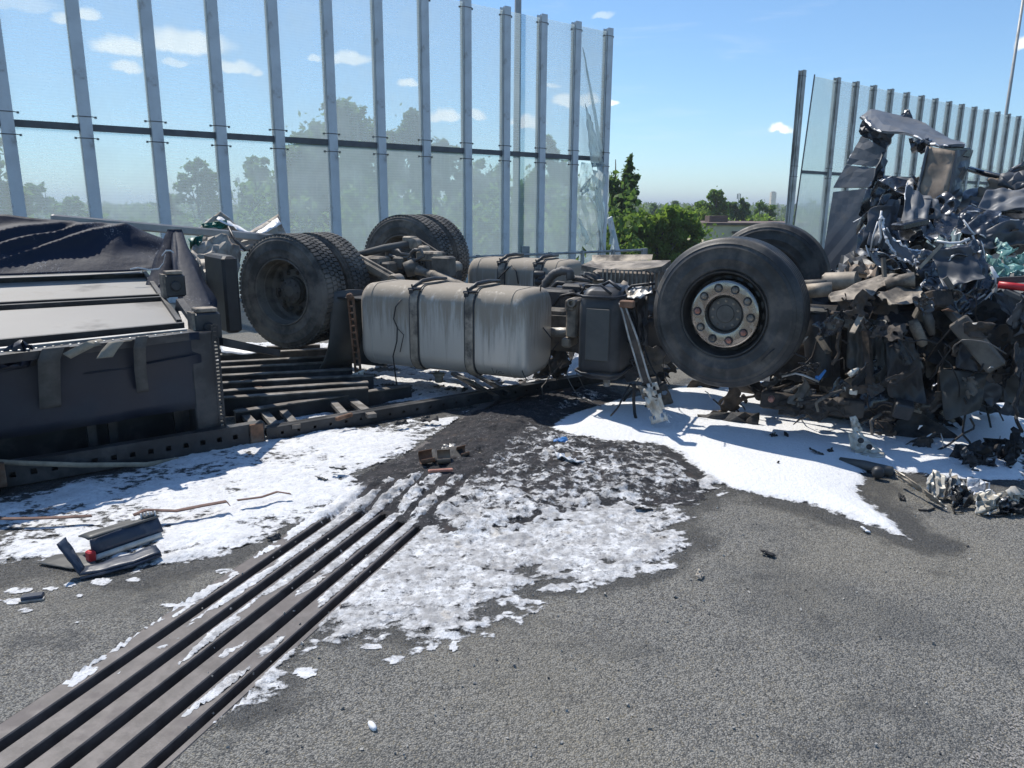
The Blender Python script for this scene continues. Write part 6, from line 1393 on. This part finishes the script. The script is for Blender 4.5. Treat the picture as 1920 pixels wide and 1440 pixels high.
def l_fragment():
    c = G(150, 1080); c.z = 0; t = loose('fairing_fragment', 'bent dark blue fairing piece with one end standing up at the foam edge', 'fairing', c)
    A = [G(150, 1080, .02), G(200, 1068, .03), G(250, 1055, .035), G(302, 1036, .045)]; B = [G(160, 1066, .03), G(205, 1050, .035), G(250, 1038, .04), G(292, 1022, .05)]
    crumple('blade', A, B, 'navy_plastic', t, amp=.006, seed=301, nu=12, nv=4, solid=.008, jit=.2)
    p0, p1 = Vector(A[0]), Vector(B[0])
    q = Vector((-.04, .0, 0)); top = Yp(107, 1020, p0.y + .02); top2 = Yp(121, 1008, p1.y + .05)
    crumple('fin', [p0, p1], [top, top2], 'navy_plastic', t, amp=.006, seed=302, nu=4, nv=8, solid=.008, jit=.2)
    m = MB(); m.tube([Vector(p) - Vector((0, 0, .012)) for p in A], .008, 6); m.build('edge', 'navy_plastic', t, True)
    s = loose('flat_sheet', 'flat dark triangular plastic sheet lying under the upturned fairing piece', 'plastic sheet', G(110, 1050))
    crumple('sheet', [G(72, 1056, .012), G(105, 1040, .012), G(170, 1036, .014)], [G(130, 1067, .01), G(150, 1068, .012), G(182, 1060, .012)], 'grey_plastic', s, amp=.003, seed=303, nu=8, nv=4, solid=.005, jit=.2)
l_fragment()
def chip(name, label, cat, x, y, size, material, seed, zz=.02, w=None, amp=.3, group=None, ang=None):
    p = G(x, y, 0); rs = random.Random(seed); th = rs.uniform(0, math.pi) if ang is None else ang
    a = Vector((math.cos(th), math.sin(th), 0)); b = Vector((-a.y, a.x, .25)).normalized(); w = w or size * .5
    vs, fs = sheet([p - a * size / 2 - b * w / 2 + Vector((0, 0, zz)), p + a * size / 2 - b * w / 2 + Vector((0, 0, zz))], [p - a * size * .42 + b * w / 2 + Vector((0, 0, zz)), p + a * size * .45 + b * w / 2 + Vector((0, 0, zz + .01))], 6, 4, size * amp * .3, 4, seed, .15, .5)
    o = mesh_obj(name, vs, fs, material, None, True, .006, 30)
    return tag(o, label, cat, group)
p = G(62, 1124); t = loose('plastic_block', 'small dark plastic block on the asphalt near the left edge', 'plastic block', p); d = Vector((.95, .31, 0)); w = Vector((-.31, .95, 0))
m = MB(); m.box(p + Vector((0, 0, .012)), d, w, (0, 0, 1), .040, .02, .011, .004); m.build('body', 'navy_plastic', t)
m = MB(); m.box(p + Vector((0, 0, .005)) - w * .014, d, w, (0, 0, 1), .046, .012, .005, .002); m.build('edge', 'bare_alu', t)
def can(x, y, z, r, ln, az, tilt, material, label):
    p = G(x, y, z); ax = Vector((math.cos(az) * math.cos(tilt), math.sin(az) * math.cos(tilt), math.sin(tilt)))
    m = MB(); pr = [(r, -ln / 2), (r * 1.04, -ln / 2 + .004), (r, -ln / 2 + .008), (r, ln / 2 - .008), (r * 1.04, ln / 2 - .004), (r, ln / 2)]
    m.lathe(p, ax, pr, 22, skip=lambda i, k: k > 15); o = mesh_obj('burnt_can', m.v, m.f, material, None, True, .003, 40); return tag(o, label, 'can', 'burnt cans in the ash')
can(800, 856, .10, .04, .085, .35, .1, 'rust', 'leftmost burnt open can standing out of the ash heap')
can(832, 856, .10, .042, .08, .1, .05, 'inner_brown', 'middle burnt tan can half buried in the ash heap')
can(868, 846, .10, .034, .06, .5, .1, 'rust', 'smallest burnt can, farthest right in the ash heap')
chip('blue_scrap', 'small bright blue scrap lying on the dark ash', 'scrap', 1050, 853, .10, 'blue_scrap', 310, .10, .045, group=None, ang=.1)
p = G(1065, 858, .09); m = MB(); m.box(p, (1, 0, 0), (0, .8, .6), (0, -.6, .8), .017, .035, .006, .003); tag(mesh_obj('beige_tab', m.v, m.f, 'wall_board', None), 'small beige tab beside the blue scrap on the ash', 'scrap')
chip('crumpled_wrapper', 'pale crumpled wrapper on the ash below the blue scrap', 'wrapper', 1068, 886, .17, 'foam_dry', 311, .09, .12, .5)
chip('ash_slab', 'flat charred slab with red edge in the ash below the cans', 'charred slab', 838, 876, .22, 'burnt', 312, .085, .14, .12, ang=.2)
p = G(826, 882, .075); m = MB(); m.box(p, (.96, .2, 0), (-.2, .96, 0), (0, 0, 1), .075, .012, .008, .003); tag(mesh_obj('red_strip', m.v, m.f, 'copper_nut', None), 'thin reddish strip at the edge of the charred slab', 'strip')
chip('charred_flake', 'pale grey flake beside the burnt cans', 'flake', 842, 868, .09, 'bare_alu', 313, .10, .06, .5, ang=.0)
for i, (x, y, s, mt, lb) in enumerate([(634, 893, .10, 'grey_plastic', 'dark angular chip on the foam above the expansion joint'), (606, 902, .07, 'steel_dark', 'thin curled dark flake left of the angular chip on the foam'), (514, 1012, .07, 'steel_dark', 'dark V-shaped splinter in the foam left of the joint'), (1178, 945, .09, 'grey_plastic', 'dark chip in the streaked foam right of the ash'), (1206, 958, .10, 'joint_rubber', 'black curved rubber piece at the right end of the lumpy foam'),
                                       (752, 805, .10, 'burnt', 'charred lump at the foot of the perforated rail'), (806, 797, .14, 'burnt', 'long charred lump at the right end of the perforated rail'), (895, 870, .08, 'wall_board', 'small cream chip among the ash'), (1018, 905, .08, 'burnt', 'black chip at the top of the lumpy foam'),
                                       (1449, 829, .06, 'burnt', 'first black chip on the clean foam below the burnt panel'), (1473, 828, .06, 'burnt', 'second black chip on the clean foam, nearer the bracket'), (1529, 861, .10, 'steel_dark', 'dark triangular shard on the shaded clean foam'), (1556, 858, .05, 'burnt', 'short dark stub beside the rod on the foam'), (1458, 881, .02, 'burnt', 'tiny dark speck on the sunlit clean foam'),
                                       (1690, 936, .07, 'burnt', 'dark lump on the asphalt right of the foam tongue'), (1440, 1042, .07, 'joint_rubber', 'dark lump alone on the open asphalt'), (1622, 998, .05, 'foam_dry', 'small white chip at the lower rim of the foam tongue'), (1312, 1083, .06, 'wall_board', 'faint tan splinter on the open asphalt')]):
    chip('road_chip', lb, 'debris', x, y, s, mt, 330 + i, .012 if y > 900 else .05, group='chips of debris on the road')
p = G(698, 1360, .008); m = MB(); m.lathe(p - Vector((0, 0, .008)), (0, 0, 1), [(0, .016), (.008, .014), (.013, .008), (.010, 0)], 10); m.v = [tuple(Vector((q[0] + (q[1] - p.y) * -.9, q[1] + (q[1] - p.y) * .8, q[2]))) for q in m.v]
tag(mesh_obj('pebble', m.v, m.f, 'foam_dry', None, True), 'white pebble on the asphalt near the bottom edge', 'pebble')
m = MB(); m.tube([G(1575, 862, .03), G(1620, 872, .035), G(1672, 884, .04)], [.018, .03, .03], 10); tag(mesh_obj('drag_rod', m.v, m.f, 'grey_plastic', None, True), 'dark rod lying on the shaded foam below the bracket', 'rod')
m = MB(); m.lathe(G(1646, 884, .045), -TN, [(0, .05), (.02, .05), (.034, .04), (.036, 0)], 14); tag(mesh_obj('rubber_boot', m.v, m.f, 'black_plastic', None, True), 'round rubber boot at the end of the rod', 'rubber boot')
chip('grass_tuft', 'pale yellow scrap on the ash at the right', 'scrap', 1803, 868, .09, 'pale_alu', 360, .03, .05)
m = MB(); m.beam(G(630, 786, .10), G(660, 777, .10), .03, .028, (0, 0, 1), .006); tag(mesh_obj('wood_stick', m.v, m.f, 'rust', None), 'short reddish stick lying across the floor bars', 'stick')
def alu_scrap():
    c = G(1790, 940); c.z = 0; t = loose('aluminium_scrap', 'crumpled silver and rusty sheet metal lying on the asphalt at the right', 'scrap metal', c)
    def y_(pts, z): return [G(x, y, z if not isinstance(z, list) else z[i]) for i, (x, y) in enumerate(pts)]
    crumple('flange', y_([(1678, 880), (1715, 905), (1752, 930), (1772, 948)], [.10, .09, .07, .03]), y_([(1684, 896), (1718, 918), (1752, 940), (1775, 956)], [.06, .04, .02, .01]), 'dusty_metal', t, 'pale_alu', .5, .005, amp=.012, seed=401, nu=12, nv=4, ragged=.15)
    crumple('ribbed_sheet', y_([(1738, 905), (1750, 880), (1775, 892)], [.09, .15, .13]), y_([(1740, 928), (1756, 935), (1770, 930)], [.03, .02, .03]), 'pale_alu', t, 'torn_white', .3, .004, amp=.03, seed=402, nu=10, nv=6, folds=3)
    crumple('torn_sheet', y_([(1778, 885), (1795, 893), (1815, 905)], [.13, .11, .09]), y_([(1772, 935), (1790, 940), (1812, 935)], [.02, .02, .02]), 'bare_alu', t, amp=.05, seed=403, nu=9, nv=7, ragged=.15)
    crumple('torn_sheet', y_([(1782, 912), (1800, 908), (1822, 916)], [.10, .12, .10]), y_([(1785, 950), (1805, 952), (1826, 946)], [.015, .015, .015]), 'cab_paint', t, 'bare_alu', .3, .004, amp=.05, seed=404, nu=9, nv=7)
    crumple('torn_sheet', y_([(1812, 900), (1838, 896), (1856, 905)], [.1, .12, .1]), y_([(1815, 935), (1840, 930), (1862, 935)], [.03, .03, .03]), 'torn_white', t, amp=.05, seed=405, nu=8, nv=6, ragged=.2)
    crumple('torn_sheet', y_([(1828, 925), (1850, 920), (1878, 930)], [.1, .11, .09]), y_([(1832, 962), (1852, 966), (1868, 955)], [.015, .01, .02]), 'pale_alu', t, 'torn_white', .3, .004, amp=.045, seed=406, nu=9, nv=7)
    crumple('torn_sheet', y_([(1872, 935), (1900, 925), (1950, 928)], [.09, .1, .1]), y_([(1875, 965), (1905, 962), (1950, 958)], [.01, .01, .01]), 'cab_paint', t, 'bare_alu', .4, .005, amp=.05, seed=407, nu=10, nv=6)
    crumple('torn_sheet', y_([(1890, 925), (1950, 918)], [.12, .12]), y_([(1895, 940), (1950, 940)], [.05, .05]), 'pale_alu', t, amp=.04, seed=408, nu=8, nv=4, ragged=.2)
    for k, pts in enumerate(([(1785, 950), (1790, 962), (1806, 960)], [(1722, 955), (1740, 957), (1752, 953)], [(1850, 965), (1870, 968), (1900, 962)])):
        m = MB(); m.tube(y_(pts, .008), .006, 5); m.build('wire', 'cable', t, True)
alu_scrap()
def road_grit():
    rs = np.random.RandomState(12); m = MB()
    for k in range(520):
        if k < 260: x, y = rs.uniform(350, 1900), rs.uniform(880, 1435)
        else: x, y = rs.normal(1000, 320), rs.normal(1010, 90)
        if y < 830: continue
        p = G(x, y, .003); s = rs.choice([.002, .003, .004, .006], p=[.45, .35, .17, .03])
        a = rs.normal(size=3); a /= np.linalg.norm(a); b = np.cross(a, rs.normal(size=3)); b /= np.linalg.norm(b)
        m.box(p, Vector(a), Vector(b), Vector(np.cross(a, b)), s * rs.uniform(.8, 1.8), s * rs.uniform(.6, 1), s * rs.uniform(.4, .8))
    tag(mesh_obj('road_grit', m.v, m.f, 'grit', base=(0, 0, 0)), 'loose grit and tiny fragments scattered over the asphalt', 'grit', None, 'stuff')
mm, t_, b_ = new_mat('grit'); g_ = t_.add('ShaderNodeNewGeometry'); t_.l.new(t_.mix(g_.outputs['Random Per Island'], (.05, .05, .05), (.45, .43, .39)), b_.inputs['Base Color']); b_.inputs['Roughness'].default_value = .5
road_grit()
def burnt_heap():
    c = G(1870, 850); c.z = 0; t = loose('burnt_heap', 'heap of burnt black scrap on the foam at the right edge', 'burnt scrap', c)
    rs = random.Random(9)
    for k in range(14):
        p = G(rs.uniform(1815, 1940), rs.uniform(830, 868), rs.uniform(.02, .08)); a = Vector((rs.gauss(0, 1), rs.gauss(0, .5), rs.gauss(0, .3))).normalized() * rs.uniform(.06, .16); b = Vector((-a.y, a.x, rs.uniform(.2, .8))).normalized() * rs.uniform(.04, .08)
        pts = [p - a - b, p + a - b, p - a * .7 + b, p + a * .7 + b]
        for q in pts: q.z = max(.006, q.z)
        crumple('charred_sheet', pts[:2], pts[2:], rs.choice(['burnt', 'ash_solid', 'burnt']), t, amp=.04, seed=500 + k, nu=7, nv=5, ragged=.2)
mat('ash_solid', (.04, .04, .042), .85, 0, .5, 12, (.40, .39, .38), .35, 16, .5, 80)
burnt_heap()

# ------------------------------------------------------------------ thin summer haze over the lowland
def haze():
    m = MB(); m.box(Vector((250, 3200, 12.0)), (1, 0, 0), (0, 1, 0), (0, 0, 1), 4400, 3950, 22.5)
    mm = bpy.data.materials.new('haze'); mm.use_nodes = True; MATS['haze'] = mm
    nt = mm.node_tree; nt.nodes.remove(nt.nodes['Principled BSDF'])
    pv = nt.nodes.new('ShaderNodeVolumePrincipled'); pv.inputs['Color'].default_value = (.84, .91, .97, 1); pv.inputs['Density'].default_value = .0007; pv.inputs['Anisotropy'].default_value = .35
    nt.links.new(pv.outputs[0], nt.nodes['Material Output'].inputs['Volume'])
    o = mesh_obj('haze', m.v, m.f, 'haze', base=(0, 0, 0)); o.display_type = 'WIRE'
    tag(o, 'thin summer haze over the lowland', 'haze', None, 'stuff')
haze()
